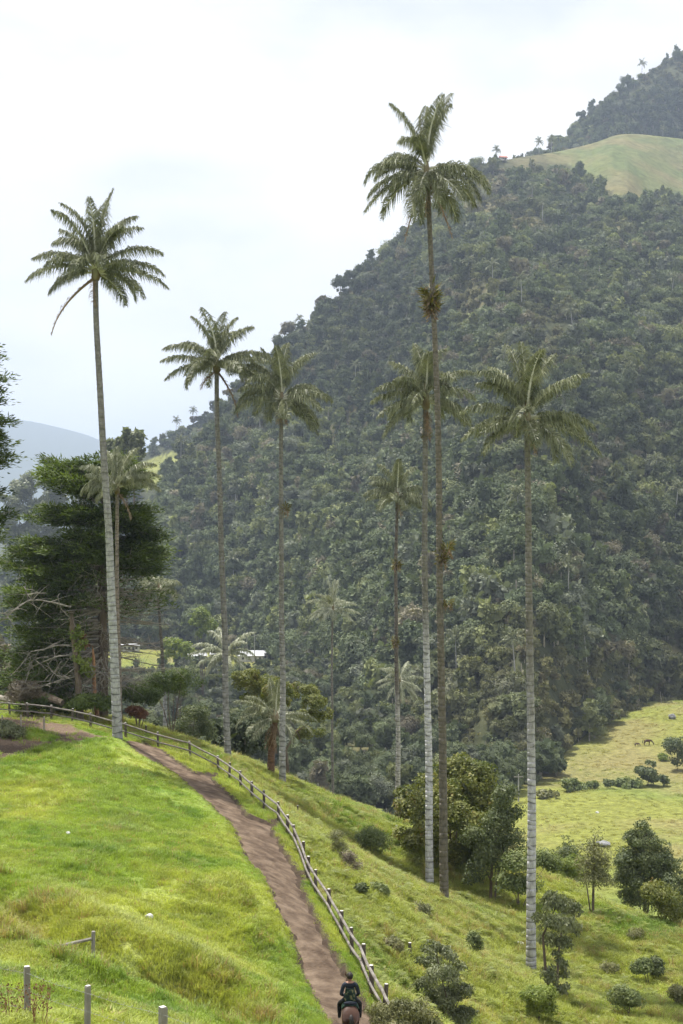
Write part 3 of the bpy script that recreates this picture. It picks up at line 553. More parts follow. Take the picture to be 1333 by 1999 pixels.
def epiphyte(r, rad, size, n=90):
    a = r.uniform(0, 6.28, n); c = np.c_[np.cos(a) * rad, np.sin(a) * rad, r.normal(0, size * .35, n)]; d = unit(np.c_[np.cos(a), np.sin(a), r.normal(.35, .7, n)])
    v, f = cards(c, unit(np.cross(d, rdir(r, n))), d, size * r.uniform(.5, 1.1, n), size * .16)
    d2 = rdir(r, n); v2, f2 = cards(np.c_[np.cos(a) * rad, np.sin(a) * rad, r.normal(-size * .3, size * .4, n)], d2, unit(np.c_[np.cos(a), np.sin(a), -np.abs(r.normal(1, .5, n))]), size * .6, size * .12)
    V, Fs, mi = merge([(v, f, 0), (v2, f2, 1)]); return mesh_np('epiphyte', V, Fs, [M['epi'], M['deadleaf']], mi)
def palm(label, base, D, line, crown_px, fr, Lf, leaf, r0, r1, seed, wax=.5, white=(.46, .46, .45), dark=(.16, .15, .13), ring=.3, dead=(), epi=(), shaft=1.0, spear=1, n=120, wd=.056, wspread=.12, pend=1.0, base_z=None, leafm=None):
    """line: stem axis seen in the photograph, at distance D; fr: (azimuth, start angle, bend, length factor)"""
    r = np.random.default_rng(seed); b = P(*base, D)
    if base_z is not None: b.z = base_z
    root = empty('wax_palm', b); tag(root, label, 'palm tree', 'wax palms standing on and below the hill')
    cpx = (line[-1][0] + (crown_px[0] - line[-1][0]) * .55, line[-1][1] + (crown_px[1] - line[-1][1]) * .55)
    pts = [Vector((0, 0, 0))] + [P(x, y, D) - b for x, y in list(line) + [cpx]]
    obj('trunk', palm_trunk(r, pts, r0, r1, wax, ring, white, dark, wspread=wspread), root)
    top = P(*crown_px, D) - b; st = pts[-1]; mb = MB()
    q = [st + Vector((0, 0, -.12)), st.lerp(top, .15), st.lerp(top, .6), top + Vector((0, 0, .35))]; mb.tube(q, [r1 * 1.2, r1 * 1.75 * shaft, r1 * 1.45 * shaft, r1 * .5], 9, jit=.1); shaft_o = mb.build('crown_shaft', M['shaft'], root, smooth=True)
    for f in list(fr) + [(r.uniform(0, 360), r.uniform(30, 70), r.uniform(50, 80), r.uniform(.7, .95)) for _ in range(3)] + [(r.uniform(0, 360), r.uniform(-15, 15), r.uniform(50, 70), r.uniform(.7, .9)) for _ in range(2)]:
        az, e0, bd = f[:3]; k = f[3] if len(f) > 3 else 1
        t = .25 + .75 * max(0, min(1, (e0 + 30) / 100)); c = st.lerp(top, t); jit = r.normal(0, 1, 3)
        me = frond(r, az + jit[0] * 8, e0 + jit[1] * 4, bd * (1 + .15 * jit[2]), Lf * k * r.uniform(.93, 1.06), leaf, n, wd=wd, pend=pend, sparse=.92, mats=[M[leafm], M['rachis']] if leafm else None)
        o = obj('frond', me, root, c + Vector((math.cos(R(az)) * r1 * .8, math.sin(R(az)) * r1 * .8, 0)))
    for i in range(spear):
        mb = MB(); t0 = top + Vector((r.normal() * .05, r.normal() * .05, 0)); mb.tube([t0, t0 + Vector((r.normal() * .1, 0, Lf * .3)), t0 + Vector((r.normal() * .25, r.normal() * .2, Lf * .5))], [.06, .035, .008], 5); mb.build('spear_leaf', M['leaflet'], shaft_o)
    for f in dead:
        me = frond(r, f[0], f[1], f[2], Lf * (f[3] if len(f) > 3 else .8), leaf * .6, 34, sparse=.7, mats=[M['deadleaf'], M['deadleaf']], wd=wd * .8, pend=1.5); obj('dead_frond', me, root, st.lerp(top, .12))
    for (ex, ey, sz) in epi:
        e = P(ex, ey, D) - b; obj('epiphyte', epiphyte(r, r1 * 1.1, sz), root, e)['kind'] = 'stuff'
    return root
GR = (.50, .50, .50)
palm('tall palm rooted beside the dirt clearing in front of the rail fence', (230, 1446), 82, [(224, 1300), (215, 1100), (206, 950), (198, 800), (191, 660), (187, 580)], (186, 515),
     [(175,82,45),(200,70,48,1.0),(160,62,30,.8),(95,86,25,1.05),(-80,84,40,.95),(20,84,22,1.05),(10,74,55,.98),(-20,66,60,.9),(0,42,62,1.0),(25,25,55,1.02),(-35,18,60,.85),(-10,5,45,1.08),(40,0,45,.95),
      (178,28,52,.9),(186,15,46,1.05),(215,22,75,.8),(140,15,60,1),(-70,30,90,.75),(-110,25,95,.75),(80,20,80,.9),(200,-5,50,.7)], 3.9, .82, .285, .155, 1, wax=.5, white=(.4, .4, .385), dark=(.2, .19, .172), dead=[(190,-38,35,1.1),(250,-60,25,.5)], wspread=.25)
palm('slim palm with a hanging brown frond, mottled stem behind the fence bend', (445, 1482), 97, [(439, 1300), (433, 1100), (429, 950), (425, 820), (423, 758)], (423, 700),
     [(165,78,35,.95),(100,86,20,1),(-90,84,25,.95),(20,80,30,.98),(-15,70,40,.95),(178,40,52,1.1),(150,45,55),(188,12,48,1.05),(205,0,42,.95),(230,0,60,.9),(250,15,80,.85),(2,28,45,1),(-20,12,40,1.05),(20,8,38,1.15),(-40,0,45,1.1),(60,15,60,1),(120,10,60,1),(-60,5,70,.8),(-8,-8,35,1.0)], 3.55, .8, .235, .15, 2, wax=.18, white=(.37, .36, .34), dark=(.2, .19, .172), dead=[(-30,-50,45,1.0),(215,-35,40,.5)], wspread=.3)
palm('palm with a bromeliad tuft halfway up its stem, beside the fence bend', (551, 1534), 96, [(551, 1300), (549, 1100), (549, 990), (549, 850), (549, 835)], (549, 765),
     [(160,80,30,.9),(100,86,20,1),(-80,84,25,.95),(15,72,45,1),(40,65,40,.95),(150,60,60,.85),(200,55,95,.85),(188,22,75,1.0),(200,5,60,1.0),(5,22,62,1.0),(-15,18,62,.98),(-30,5,58,1.0),(20,-5,50,1),(-70,-10,55,.85),(-110,0,80,.75),(60,10,60,1),(120,10,70,1),(0,-25,40,.9)], 3.5, .85, .225, .135, 3, wax=.3, white=(.4, .39, .37), dark=(.2, .19, .17), epi=[(556, 993, .45)], dead=[(-75,-60,20,.4),(-100,-55,20,.4)], wspread=.3)
palm('palm with two clumps of epiphytes on a thin stem, rising behind the round tree', (777, 1640), 118, [(777, 1525), (774, 1300), (773, 1120), (775, 1005)], (775, 960),
     [(165,75,35,.9),(100,86,20,.9),(-80,84,25,.9),(15,72,45,.9),(178,38,55,.85),(185,22,70,1),(200,8,65,.95),(240,10,80,.75),(5,30,60,.95),(-10,15,60,1),(-30,0,55,.95),(20,0,55,1),(-70,5,80,.7),(60,10,60,1),(120,10,60,1),(-50,-5,60,.8)], 3.0, .75, .235, .12, 4, wax=.42, white=(.42, .40, .37), dark=(.14, .12, .10), epi=[(774, 1100, .55), (772, 1255, .4), (770, 1248, .3)], dead=[(-60,-55,25,.5)], wspread=.06)
palm('whitest ringed palm, its crown crossing the tall dark stem behind', (839, 1738), 86, [(838, 1550), (834, 1300), (830, 1100), (829, 950), (831, 840)], (831, 760),
     [(155,58,42,1),(125,70,40,.85),(100,86,25,.95),(60,80,45,.95),(-75,80,60,.9),(25,48,52,1.05),(178,28,55,.9),(182,12,42,1.0),(190,-8,42,1.0),(198,-22,38,1.02),(-110,18,95,.7),(-50,38,100,.7),(5,12,52,.95),(-12,-5,50,1.0),(-25,-20,40,.9),(30,0,50,1),(140,0,50,1),(80,10,60,1),(230,-5,80,.65)], 3.35, .78, .25, .15, 5, wax=.52, white=(.56, .55, .55), dark=(.175, .165, .14), ring=.3, dead=[(-80,-75,12,.55),(-60,-72,15,.5)], epi=[(833, 850, .3)], wspread=.1)
palm('tallest palm of all, mossy dark stem with a shaggy clump below the crown', (868, 1768), 78, [(866, 1600), (862, 1300), (858, 1000), (855, 800), (848, 600), (841, 480), (836, 395)], (832, 315),
     [(115,84,14,1.0),(55,86,18,1.05),(-60,86,22,1.0),(160,66,28,1.0),(20,82,30,.95),(178,18,80,1.02),(188,-2,66,1.0),(205,-20,52,1.0),(170,24,85,.85),(4,18,74,1.08),(-12,0,62,1.05),(-32,-5,55,1.0),(25,-5,55,1.0),(-70,-20,60,.9),(-100,-15,70,.8),(-120,-30,50,.9),(-45,-20,55,.95),(60,-10,60,1),(130,-10,60,1),(225,-30,45,1),(90,0,70,1)], 3.75, .85, .25, .125, 6, wax=.0, white=(.25, .23, .2), dark=(.15, .132, .102), epi=[(841, 578, .8), (843, 592, .7), (842, 600, .5), (862, 1088, .45), (873, 1072, .5), (875, 1180, .3)], dead=[(215,-62,22,1.0),(-40,-62,22,.95),(-90,-55,25,.7)], wspread=.05, spear=2)
palm('stout white ringed palm on the slope, lowest base in view', (1037, 1903), 69, [(1038, 1750), (1038, 1500), (1035, 1200), (1032, 1000), (1029, 885)], (1028, 800),
     [(150,62,48,1.1),(165,66,60,1.05),(120,80,30,1.1),(95,88,15,1.1),(60,78,50,1.15),(-70,84,35,1),(35,72,35,1.0),(22,46,42,1.15),(178,18,52,1.0),(190,2,55,1.05),(200,-15,50,1.0),(-95,28,120,.75),(-85,-10,75,.75),(4,18,48,1.05),(14,8,45,1.05),(-12,-8,38,1.15),(-30,-15,38,1.1),(-50,-15,45,.95),(80,10,60,1),(130,5,60,1)], 3.15, .72, .25, .14, 7, wax=.47, white=(.5, .49, .49), dark=(.18, .168, .142), ring=.32, dead=[(-60,-45,50,.5)], wspread=.2, n=112)
palm('small pale palm standing alone in the valley woods', (650, 1620), 185, [(649, 1400), (649, 1215)], (650, 1180),
     [(150,80,20,1),(60,82,20,1),(110,86,15,1),(175,32,45,1.05),(185,2,35,.95),(200,-12,30,.95),(215,-30,30,.8),(3,28,40,1),(-8,2,38,1),(-22,-10,35,.95),(-90,-20,60,.5),(40,30,40,.9),(140,20,50,.9)], 3.3, .7, .2, .13, 8, wax=.0, white=(.3, .3, .28), dark=(.17, .155, .13), n=60, wd=.11, leafm='paleleaf2')
palm('starburst palm half hidden behind the thin clumped stem', (782, 1760), 190, [(780, 1600), (780, 1345)], (780, 1322),
     [(120,70,25,1),(60,60,35,1),(175,45,40,.9),(180,12,35,1),(190,-5,25,1),(210,-35,20,.9),(225,-50,15,.8),(5,20,30,.95),(-8,-10,25,1),(-35,-45,20,.95),(-60,-60,10,.9),(-20,-28,20,1),(140,35,40,.9),(30,40,40,.9)], 3.4, .6, .2, .14, 9, wax=.3, n=60, wd=.11, leafm='paleleaf2')
palm('pale palm crown glimpsed behind the tall palm at the clearing', (233, 1410), 92, [(232, 1250), (229, 1100), (228, 980)], (229, 945),
     [(120,75,40,1),(60,70,45,1),(90,80,30,1),(170,45,70,1.1),(185,20,75,.95),(5,58,72,1.05),(2,35,58,1),(-15,18,50,1.05),(200,-5,70,.6),(30,30,60,1),(150,30,70,.9)], 2.7, .65, .15, .11, 10, wax=.9, white=(.24, .2, .165), dark=(.2, .17, .14), dead=[(-20,-50,25,.8)], pend=1.1, leafm='paleleaf')
palm('drooping palm on a leaning stem right of the big conifer', (322, 1440), 118, [(321, 1380), (316, 1290), (311, 1200), (308, 1165)], (309, 1145),
     [(160,35,90,1),(180,15,75,1),(200,5,70,.9),(20,35,90,1),(0,18,78,1),(-20,10,75,1),(-90,10,85,.8),(90,60,80,.9),(60,50,80,.9),(120,45,85,.9),(-60,0,70,.8)], 2.0, .6, .17, .11, 11, wax=.3, white=(.42, .42, .41), dark=(.12, .11, .09), n=64, leafm='paleleaf')
palm('low palm with arching fronds half hidden by the mottled stem', (440, 1440), 135, [(440, 1300)], (440, 1270),
     [(178,32,48,1.05),(185,12,45,1.05),(195,-8,45,.95),(215,-25,40,.8),(15,50,50,1),(5,28,60,.9),(-15,-15,45,.9),(-70,0,70,.7),(130,60,40,.9),(-110,10,70,.7)], 3.4, .6, .2, .15, 12, wax=.0, n=60, wd=.1, leafm='paleleaf2')
palm('short young palm with long arching fronds below the fence', (528, 1512), 99, [(530, 1450), (535, 1420)], (537, 1395),
     [(120,86,10,.9),(70,82,15,.9),(-80,80,20,.9),(178,42,55,1),(190,18,50,.98),(205,-5,45,.9),(225,-20,40,.8),(-40,-15,55,.95),(10,20,50,1),(-15,0,55,1),(60,30,60,1),(130,30,60,1)], 2.9, .6, .26, .22, 13, wax=.0, dark=(.17, .095, .055), white=(.17, .095, .055), ring=.2, dead=[(-110,-70,12,.7),(-70,-72,12,.7),(-90,-65,12,.8),(200,-60,15,.6)], n=64, leafm='paleleaf')
# palms far off on the mountain: one small mesh, many individuals
def hill_palm(r, h):
    mb = MB(); mb.tube([(0, 0, -4), (0, 0, h * .5), (.2, 0, h)], [.2, .18, .14], 5, 0); parts = [(np.array(mb.v), mb.f, 0)]
    for i in range(13):
        e0 = (75, 60, 30, 20, 0, -15)[i % 6] + r.normal() * 8; me = frond(r, i * 137.5, e0, 55, 4.4, 1.3, 12, wd=.34, mats=[M['leaflet'], M['leaflet']])
        v = np.array([tuple(q.co) for q in me.vertices]) + np.array((.2, 0, h)); parts.append((v, [tuple(q.vertices) for q in me.polygons], 1)); bpy.data.meshes.remove(me)
    V, Fs, mi = merge(parts); return mesh_np('hillside_palm', V, Fs, [M['palepalm'], M['leaflet']], mi)
M['palepalm'] = noise_mat('far_palm_trunk', [(.3, .29, .27), (.42, .41, .39)], .3)
r = np.random.default_rng(17); hp = [hill_palm(r, h) for h in (9, 12, 15)]
HP = [(916,520),(1033,375),(1058,415),(1073,450),(906,440),(868,575),(1234,540),(1126,540),(1020,585),(1273,195),(1298,220),(1011,1015),(1106,1180),(1171,1140),(1203,1185),(1281,945),(1291,955),(1106,1120),(762,612),(720,700),(940,700),(985,735),(1303,690),(1240,860),(600,640),(625,700),(668,650),(690,730),(735,810),(640,560+130),(880,880),(1190,480),(1085,520),(1255,640),(1150,690),(1230,760),(960,560),(1120,620),(1310,560),(1060,700),(560,720),(580,790),(505,850),(430,905),(390,930),(352,890),(460,960),(520,990),(700,1150),(660,1010),(1280,1100),(1320,1010),(1210,1060),(1250,1230),(1150,1290),(960,1130),(915,1230),(890,1310),(1005,1290),(800,560),(835,520),(1200,600),(1330,800),(458,1130),(548,1140),(760,900),(715,960)]
fq = Q1.reshape(-1, 3); qx, qy = proj(fq); nh = 0
for (hx, hy) in HP:
    d = (qx - hx) ** 2 + (qy - hy - 28) ** 2; k = int(np.argmin(d)); p = fq[k]
    if hx < 30 or d[k] > 900: continue
    o = obj('hillside_palm', hp[nh % 3], None, tuple(p)); nh += 1; o.rotation_euler = (r.normal() * .05, r.normal() * .05, r.uniform(0, 6.28)); s = r.uniform(.75, 1.15); o.scale = (s, s, s)
    tag(o, 'distant pale-trunked palm rising out of the mountain forest', 'palm tree', 'palms scattered over the mountain forest')
RP = [(568,640,900,'leftmost of two tiny palms on the skyline above the mountain nose'),(582,632,905,'second of two tiny palms on the skyline above the mountain nose'),(537,672,890,'small palm at the notch of the mountain skyline'),(1073,285,1170,'lone palm on the skyline at the upper pasture edge'),(968,305,1100,'palm beside the red-roofed hut on the ridge'),(1050,290,1160,'bushy palm on the ridge left of the lone skyline palm'),(1256,150,1520,'palm on the summit skyline above the pasture'),(376,822,1290,'palm breaking the skyline of the far spur'),(345,842,1280,'lower palm on the skyline of the far spur'),(238,452+350,1260,None)]
for (hx, hy, D, lb) in RP:
    if not lb: continue
    qr = (Q2 if D > 1400 else Q3 if 1240 < D < 1400 else Q1)[-1]; p = Vector(qr[int(np.argmin(np.abs(proj(qr)[0] - hx)))]); o = obj('ridge_palm', hp[0], None, p); o.rotation_euler = (0, 0, hx); s = D / 1250; o.scale = (s * 1.1, s * 1.1, s * 1.25); tag(o, lb, 'palm tree', 'palms on the skyline')

# ------------------------------------------------------------------ fences and posts
M['wood'] = noise_mat('weathered_rail', [(.1, .088, .075), (.18, .16, .14), (.26, .24, .215)], 3, rough=.8, bump=.5, bscale=10, stretch=(1, 1, .4))
M['post'] = noise_mat('fence_post', [(.075, .06, .05), (.15, .125, .1)], 3, rough=.85, bump=.5, bscale=10)
M['cut'] = noise_mat('sunlit_sawn_end', [(.5, .48, .43), (.7, .68, .62)], 6)  # sawn post tops, with sunlight from above put into the pale colour
M['wire'] = noise_mat('galvanised_wire', [(.2, .2, .19), (.32, .32, .3)], 3, rough=.4, spec=.6)
r = np.random.default_rng(23)
def post_mesh(h, rad, n=8, lean=0):
    mb = MB(); mb.tube([(0, 0, -.5), (0, 0, h * .5), (lean, 0, h - .02), (lean, 0, h)], [rad * 1.05, rad, rad * .97, rad * .8], n, 0, jit=.06); mb.m[-1] = 1
    return mesh_np('post', np.array(mb.v), mb.f, [M['post'], M['cut']], mb.m)
froot = empty('rail_fence', tuple(Vector(ctrl[0]))); tag(froot, 'long two-rail wooden fence curving along the dirt path', 'fence')
fo = Vector(ctrl[0]); pm = [post_mesh(FH + .04, .075), post_mesh(FH + .07, .07, 8, .02), post_mesh(FH + .02, .08)]
tops = [P(*t) for t in FENCE]
for i, t in enumerate(tops):
    o = obj('post', pm[i % 3], froot, t - Vector((0, 0, FH)) - fo); o.rotation_euler = (r.normal() * .025, r.normal() * .025, r.uniform(0, 6.28))
for i in range(len(tops) - 1):
    a, b = tops[i], tops[i + 1]; d = (b - a); side = Vector((-d.y, d.x, 0)).normalized(); side = side if side.x < 0 or side.y < 0 else -side
    for dz, rad in ((-.07, .05), (-.50, .046)):
        if i == 0 and dz < -.3: continue
        mb = MB(); off = side * .09; j = [Vector((0, 0, dz + r.normal() * .012)) + off for _ in range(3)]; e = d.normalized() * .09
        mb.tube([a + j[0] - e - fo, a.lerp(b, .5) + j[1] + Vector((0, 0, -.012)) - fo, b + j[2] + e - fo], [rad * r.uniform(.9, 1.1), rad, rad * r.uniform(.85, 1.05)], 7, jit=.05); mb.build('rail', M['wood'], froot, smooth=False)
def stake(name, px, py, h, rad, label, mat='post', cat='post', lean=0):
    g = ground(px, py); mb = MB(); mb.tube([(0, 0, -.3), (lean * .5, 0, h * .5), (lean, 0, h)], [rad * 1.1, rad, rad * .9], 7, 0, jit=.08); mb.m[-1] = 1
    me = mesh_np(name, np.array(mb.v), mb.f, [M[mat], M['cut']], mb.m); return tag(obj(name, me, None, g), label, cat)
stake('stake', 4, 1424, .75, .04, 'thin pale stake by the photo edge in the dirt clearing', 'dead')
stake('stake', 41, 1423, .68, .045, 'middle stake of three in the dirt clearing', 'dead')
stake('stake', 86, 1422, .72, .055, 'thickest stake of three, in the dirt clearing', 'dead')
stake('stake', 581, 1592, .62, .05, 'short post standing alone in grass past the fence bend')
stake('stake', 800, 1866, .55, .07, 'low stump-like post above the dark bush on the slope')
stake('stake', 285, 1437, .62, .06, 'old post behind the rail fence, right of the tall palm')
stake('stake', 97, 1392, .75, .06, 'old post poking up behind the rail fence at the clearing')
# wire fence in front
wroot = empty('wire_fence', P(54, 1995, 29)); wo = wroot.location.copy(); tag(wroot, 'wire fence on square grey posts along the bottom of the view', 'fence')
WP = [(-75, 1858, 30, .10), (54, 1887, 29.3, .115), (170, 1925, 28.3, .095), (318, 1966, 27.3, .13), (500, 2030, 26.2, .11)]
M['greypost'] = noise_mat('grey_post', [(.16, .14, .12), (.27, .25, .22), (.36, .34, .31)], 2.5, rough=.85, bump=.5, bscale=12, stretch=(1, 1, .3))
wt = []
for (x, y, D, wd_) in WP:
    t = P(x, y, D); gz = float(H(t.x, t.y)); wt.append(t); h = t.z - gz; mb = MB(); q = wd_ * .5
    vs_ = []; zs_ = [-.4, h * .5, h - .03, h]; sc4 = [1.06, 1.0, 1.0, .9]
    for z_, k_ in zip(zs_, sc4):
        for (sx, sy) in ((-1, -1), (1, -1), (1, 1), (-1, 1)): vs_.append((sx * q * k_ + r.normal() * .004, sy * q * k_ + r.normal() * .004, z_))
    fs_ = [(i * 4 + j, i * 4 + (j + 1) % 4, (i + 1) * 4 + (j + 1) % 4, (i + 1) * 4 + j) for i in range(3) for j in range(4)] + [(12, 13, 14, 15)]
    mb.add(vs_, fs_); mb.m[-1] = 1; me = mesh_np('post', np.array(mb.v), mb.f, [M['greypost'], M['cut']], mb.m)
    o = obj('post', me, wroot, Vector((t.x, t.y, gz)) - wo); o.rotation_euler = (r.normal() * .02, r.normal() * .02, .5 + r.normal() * .25)
for dz in (-.12, -.48, -.85):
    for i in range(len(wt) - 1):
        a = wt[i] + Vector((0, -.06, dz)); b = wt[i + 1] + Vector((0, -.06, dz)); mb = MB(); mb.tube([a - wo, a.lerp(b, .5) + Vector((0, 0, -.03)) - wo, b - wo], .003, 4)
        for q_ in np.arange(.06, 1, .11): c_ = a.lerp(b, float(q_)) - wo; mb.tube([c_ + Vector((-.02, 0, -.02)), c_ + Vector((.02, 0, .02))], .004, 3)
        mb.build('wire', M['wire'], wroot)
g = ground(180, 1887); t = P(182, 1818, g.y); gate = empty('broken_fence', g); tag(gate, 'leftover fence post with one slanting pale rail in the pasture', 'fence')
mb = MB(); mb.tube([(0, 0, -.4), (.02, 0, .5), (t.x - g.x, 0, t.z - g.z)], [.062, .056, .052], 8, jit=.06); mb.build('post', M['greypost'], gate)
a = P(178, 1833, g.y - .05) - g; b = P(94, 1853, g.y - .5) - g; mb = MB(); mb.tube([a, a.lerp(b, .5) + Vector((0, 0, .01)), b], [.042, .045, .035], 7, jit=.08); mb.build('rail', M['palegrey'], gate)
# ------------------------------------------------------------------ stones
M['stone'] = noise_mat('white_stone', [(.42, .41, .38), (.68, .67, .64)], 4, bump=.5, bscale=9)
M['greystone'] = noise_mat('grey_boulder', [(.11, .11, .11), (.27, .27, .27)], 1.2, bump=.6, bscale=4)
def rock(name, loc, s, label, mat='stone', seed=0):
    import bmesh
    bm = bmesh.new(); bmesh.ops.create_icosphere(bm, subdivisions=2, radius=1)
    for v in bm.verts: k_ = 1 + .5 * (float(fbm(v.co.x * 1.3 + seed, v.co.y * 1.3, v.co.z * 1.3, s=161)) - .5) + .12 * rnd.uniform(-1, 1); v.co = Vector((v.co.x * s[0], v.co.y * s[1], v.co.z * s[2])) * k_
    me = bpy.data.meshes.new(name); bm.to_mesh(me); bm.free(); me.materials.append(M[mat]); o = obj(name, me, None, loc); o.rotation_euler = (0, 0, seed); return tag(o, label, 'rock')
rock('stone', ground(291, 1796) + Vector((0, 0, .1)), (.15, .12, .09), 'white stone lying on the pasture above the broken fence post', seed=1)
rock('stone', ground(133, 1633) + Vector((0, 0, .1)), (.11, .08, .06), 'small white stone high up on the bright pasture', seed=2)
rock('stone', ground(1014, 1849) + Vector((0, 0, .14)), (.24, .2, .1), 'flat white stone on the slope beside the stout palm', seed=3)
rock('stone', ground(312, 1483) + Vector((0, 0, .05)), (.1, .08, .06), 'small pale stone at the top end of the path', seed=4)
def vpt(px, py, dz=0):
    D_ = np.arange(185, 620, .5); x_ = (px - CX) / F * D_; y_ = CY - VH(x_, D_) / D_ * F; k_ = np.nonzero(y_ <= py)[0]; i_ = k_[0] if len(k_) else -1; return Vector((x_[i_], D_[i_], float(VH(x_[i_], D_[i_])) + dz))
rock('boulder', vpt(1178, 1652, .4), (1.5, 1.0, .5), 'grey boulder in the valley pasture behind the spindly tree', 'greystone', 5)
rock('boulder', vpt(1166, 1588, .1), (.4, .3, .28), 'small white rock in the middle of the valley pasture', 'stone', 6)
rock('boulder', vpt(1066, 1510, .3), (.9, .7, .6), 'pale rock at the forest foot beside the valley pasture', 'greystone', 7)
rock('boulder', vpt(1312, 1403, .5), (1.2, 1.0, .9), 'grey rock at the top edge of the far pasture', 'greystone', 8)

# ------------------------------------------------------------------ trees and shrubs
M['lf_dark'] = leaf_mat('leaves_dark', (.062, .084, .034), (.155, .18, .07), .8, trans=.22, spec=.35)
M['lf_yel'] = leaf_mat('leaves_yellowgreen', (.085, .11, .025), (.22, .22, .05), .7, trans=.28, c3=(.21, .15, .05))
M['lf_lime'] = leaf_mat('leaves_lime', (.13, .18, .035), (.26, .3, .07), 1.0, trans=.35)
M['lf_mid'] = leaf_mat('leaves_mid', (.1, .135, .045), (.22, .25, .095), .9, trans=.28)
M['lf_olive'] = leaf_mat('leaves_olive', (.12, .13, .055), (.27, .26, .12), 1.2, trans=.25, c3=(.26, .22, .13))
M['lf_grey'] = leaf_mat('leaves_grey', (.09, .108, .05), (.24, .255, .135), 1.4, trans=.22, spec=.35, rough=.5)
M['lf_red'] = leaf_mat('leaves_withered', (.12, .05, .025), (.24, .12, .06), 1.2, trans=.2, tgain=(1, 1, 1))
M['lf_dry'] = leaf_mat('twigs_dry', (.13, .105, .07), (.25, .21, .15), 1.5, trans=.15, tgain=(1, 1, 1))
M['cyp'] = leaf_mat('conifer_sprays', (.03, .05, .014), (.135, .18, .04), .45, trans=.25, rough=.6)
def leafy(name, label, cat, loc, blobs, n, ln, wd, mat, stems=None, seed=0, group=None, hang=0.0, sub=14, spread=.38, up=.45, fol='crown'):
    """blobs relative to loc; stems: list of (points, radii)"""
    r_ = np.random.default_rng(1000 + seed); root = empty(name, loc); tag(root, label, cat, group)
    v, f = crown(r_, blobs, int(n * 2.5), ln * .8, wd * .95, sub, spread * 1.25, up, hang); obj(fol, mesh_np(fol, v, f, M[mat]), root)
    mb = MB(); zb = min(b[2] for b in blobs)
    if stems is None:
        stems = []
        for b in blobs[:10]:
            e = Vector((b[0], b[1], b[2])); m_ = Vector((e.x * .35 + r_.normal() * .1, e.y * .35, e.z * .55)); stems.append(([(0, 0, -.3), m_, e], [.05 * max(1, max(e.z, 0) ** .5) * .6, .03 * max(1, max(e.z, 0) ** .5) * .6, .012]))
    for p_, rd in stems: mb.tube(p_, rd, 6, jit=.1)
    mb.build('trunk' if cat == 'tree' else 'stem', M['bark'], root); return root
def pxblobs(loc, D, lst, depth=.9):
    out_ = []
    for q in lst:
        x, y, rx, ry = q[:4]; dd = q[4] if len(q) > 4 else 0; c = P(x, y, D + dd) - Vector(loc); k_ = (D + dd) / F; out_.append((c.x, c.y, c.z, rx * k_, (rx * depth) * k_, ry * k_))
    return out_
b0 = ground(885, 1700); D0 = 92.0; b0 = Vector((P(885, 1700, D0).x, D0, float(H(P(885, 1700, D0).x, D0))))
leafy('broadleaf_tree', 'big round yellow-green tree behind the two slope palms', 'tree', b0, pxblobs(b0, D0, [(905,1525,60,42),(850,1550,52,38,-2),(805,1585,42,38),(800,1640,36,38,1),(870,1600,70,52,-3),(935,1580,52,50),(960,1610,36,42,-1),(830,1650,40,32,-2),(890,1660,55,42),(790,1680,22,20),(925,1650,40,38,-2),(860,1690,36,22),(880,1505,34,22)]), 15000, .26, .15, 'lf_yel', seed=1, sub=13, spread=.36)
b1 = ground(957, 1757); leafy('slender_tree', 'slender dark tree with twin thin stems right of the round tree', 'tree', b1, pxblobs(b1, b1.y, [(985,1560,22,34),(1000,1590,18,32),(975,1610,26,36),(995,1640,24,34),(965,1660,28,32),(940,1690,26,26),(985,1690,26,30),(930,1640,22,26),(925,1715,20,16)]), 5200, .22, .1, 'lf_dark', [([(0,0,-.3),(.05,0,1.2),(.15,0,3),(.9,0,5.5)],[.11,.09,.07,.02]),([(.25,.1,-.3),(.4,.1,1.2),(.7,.1,2.5),(1.2,.1,4.6)],[.08,.06,.05,.015]),([(.05,0,1.2),(-.5,0,2.3),(-.9,0,3)],[.06,.04,.01])], 2, spread=.55, hang=.4)
b2 = ground(1015, 1775); leafy('shrub', 'dark shrub crowded against the stout white palm', 'shrub', b2, pxblobs(b2, b2.y, [(1005,1690,24,30),(1020,1730,24,28),(990,1725,20,26),(1065,1690,22,30,3)]), 2600, .2, .1, 'lf_mid', seed=3, spread=.6)
b3 = ground(1078, 1945); leafy('leaning_tree', 'bushy small tree with drooping grey-green leaves beside the stout palm base', 'tree', b3, pxblobs(b3, b3.y, [(1080,1765,20,22),(1112,1775,16,24,1),(1062,1795,16,18),(1095,1805,24,20,-1),(1122,1815,12,18),(1070,1835,16,18,1),(1100,1840,16,16),(1085,1870,12,16),(1072,1905,13,20),(1098,1895,12,22,1),(1082,1935,18,16),(1100,1925,10,14)]), 3600, .22, .075, 'lf_grey', [([(0,0,-.3),(-.3,0,1.2),(-.4,.1,2.6),(.2,0,4)],[.09,.07,.05,.02]),([(.2,0,-.2),(.25,0,1.8),(.5,0,3.4)],[.07,.05,.02])], 4, hang=.9, spread=.5)
b4 = Vector((P(1257, 1770, 97).x, 97, float(H(P(1257, 1770, 97).x, 97)))); leafy('conical_tree', 'large dark cone-shaped tree at the edge of the slope', 'tree', b4, pxblobs(b4, 97, [(1257,1620,22,26),(1252,1650,36,34),(1270,1680,46,42),(1240,1690,38,40),(1255,1725,54,42),(1290,1715,36,42),(1225,1725,24,30),(1260,1760,46,26),(1262,1605,10,14)]), 14000, .2, .09, 'lf_dark', seed=5, up=.25, spread=.3, sub=20)
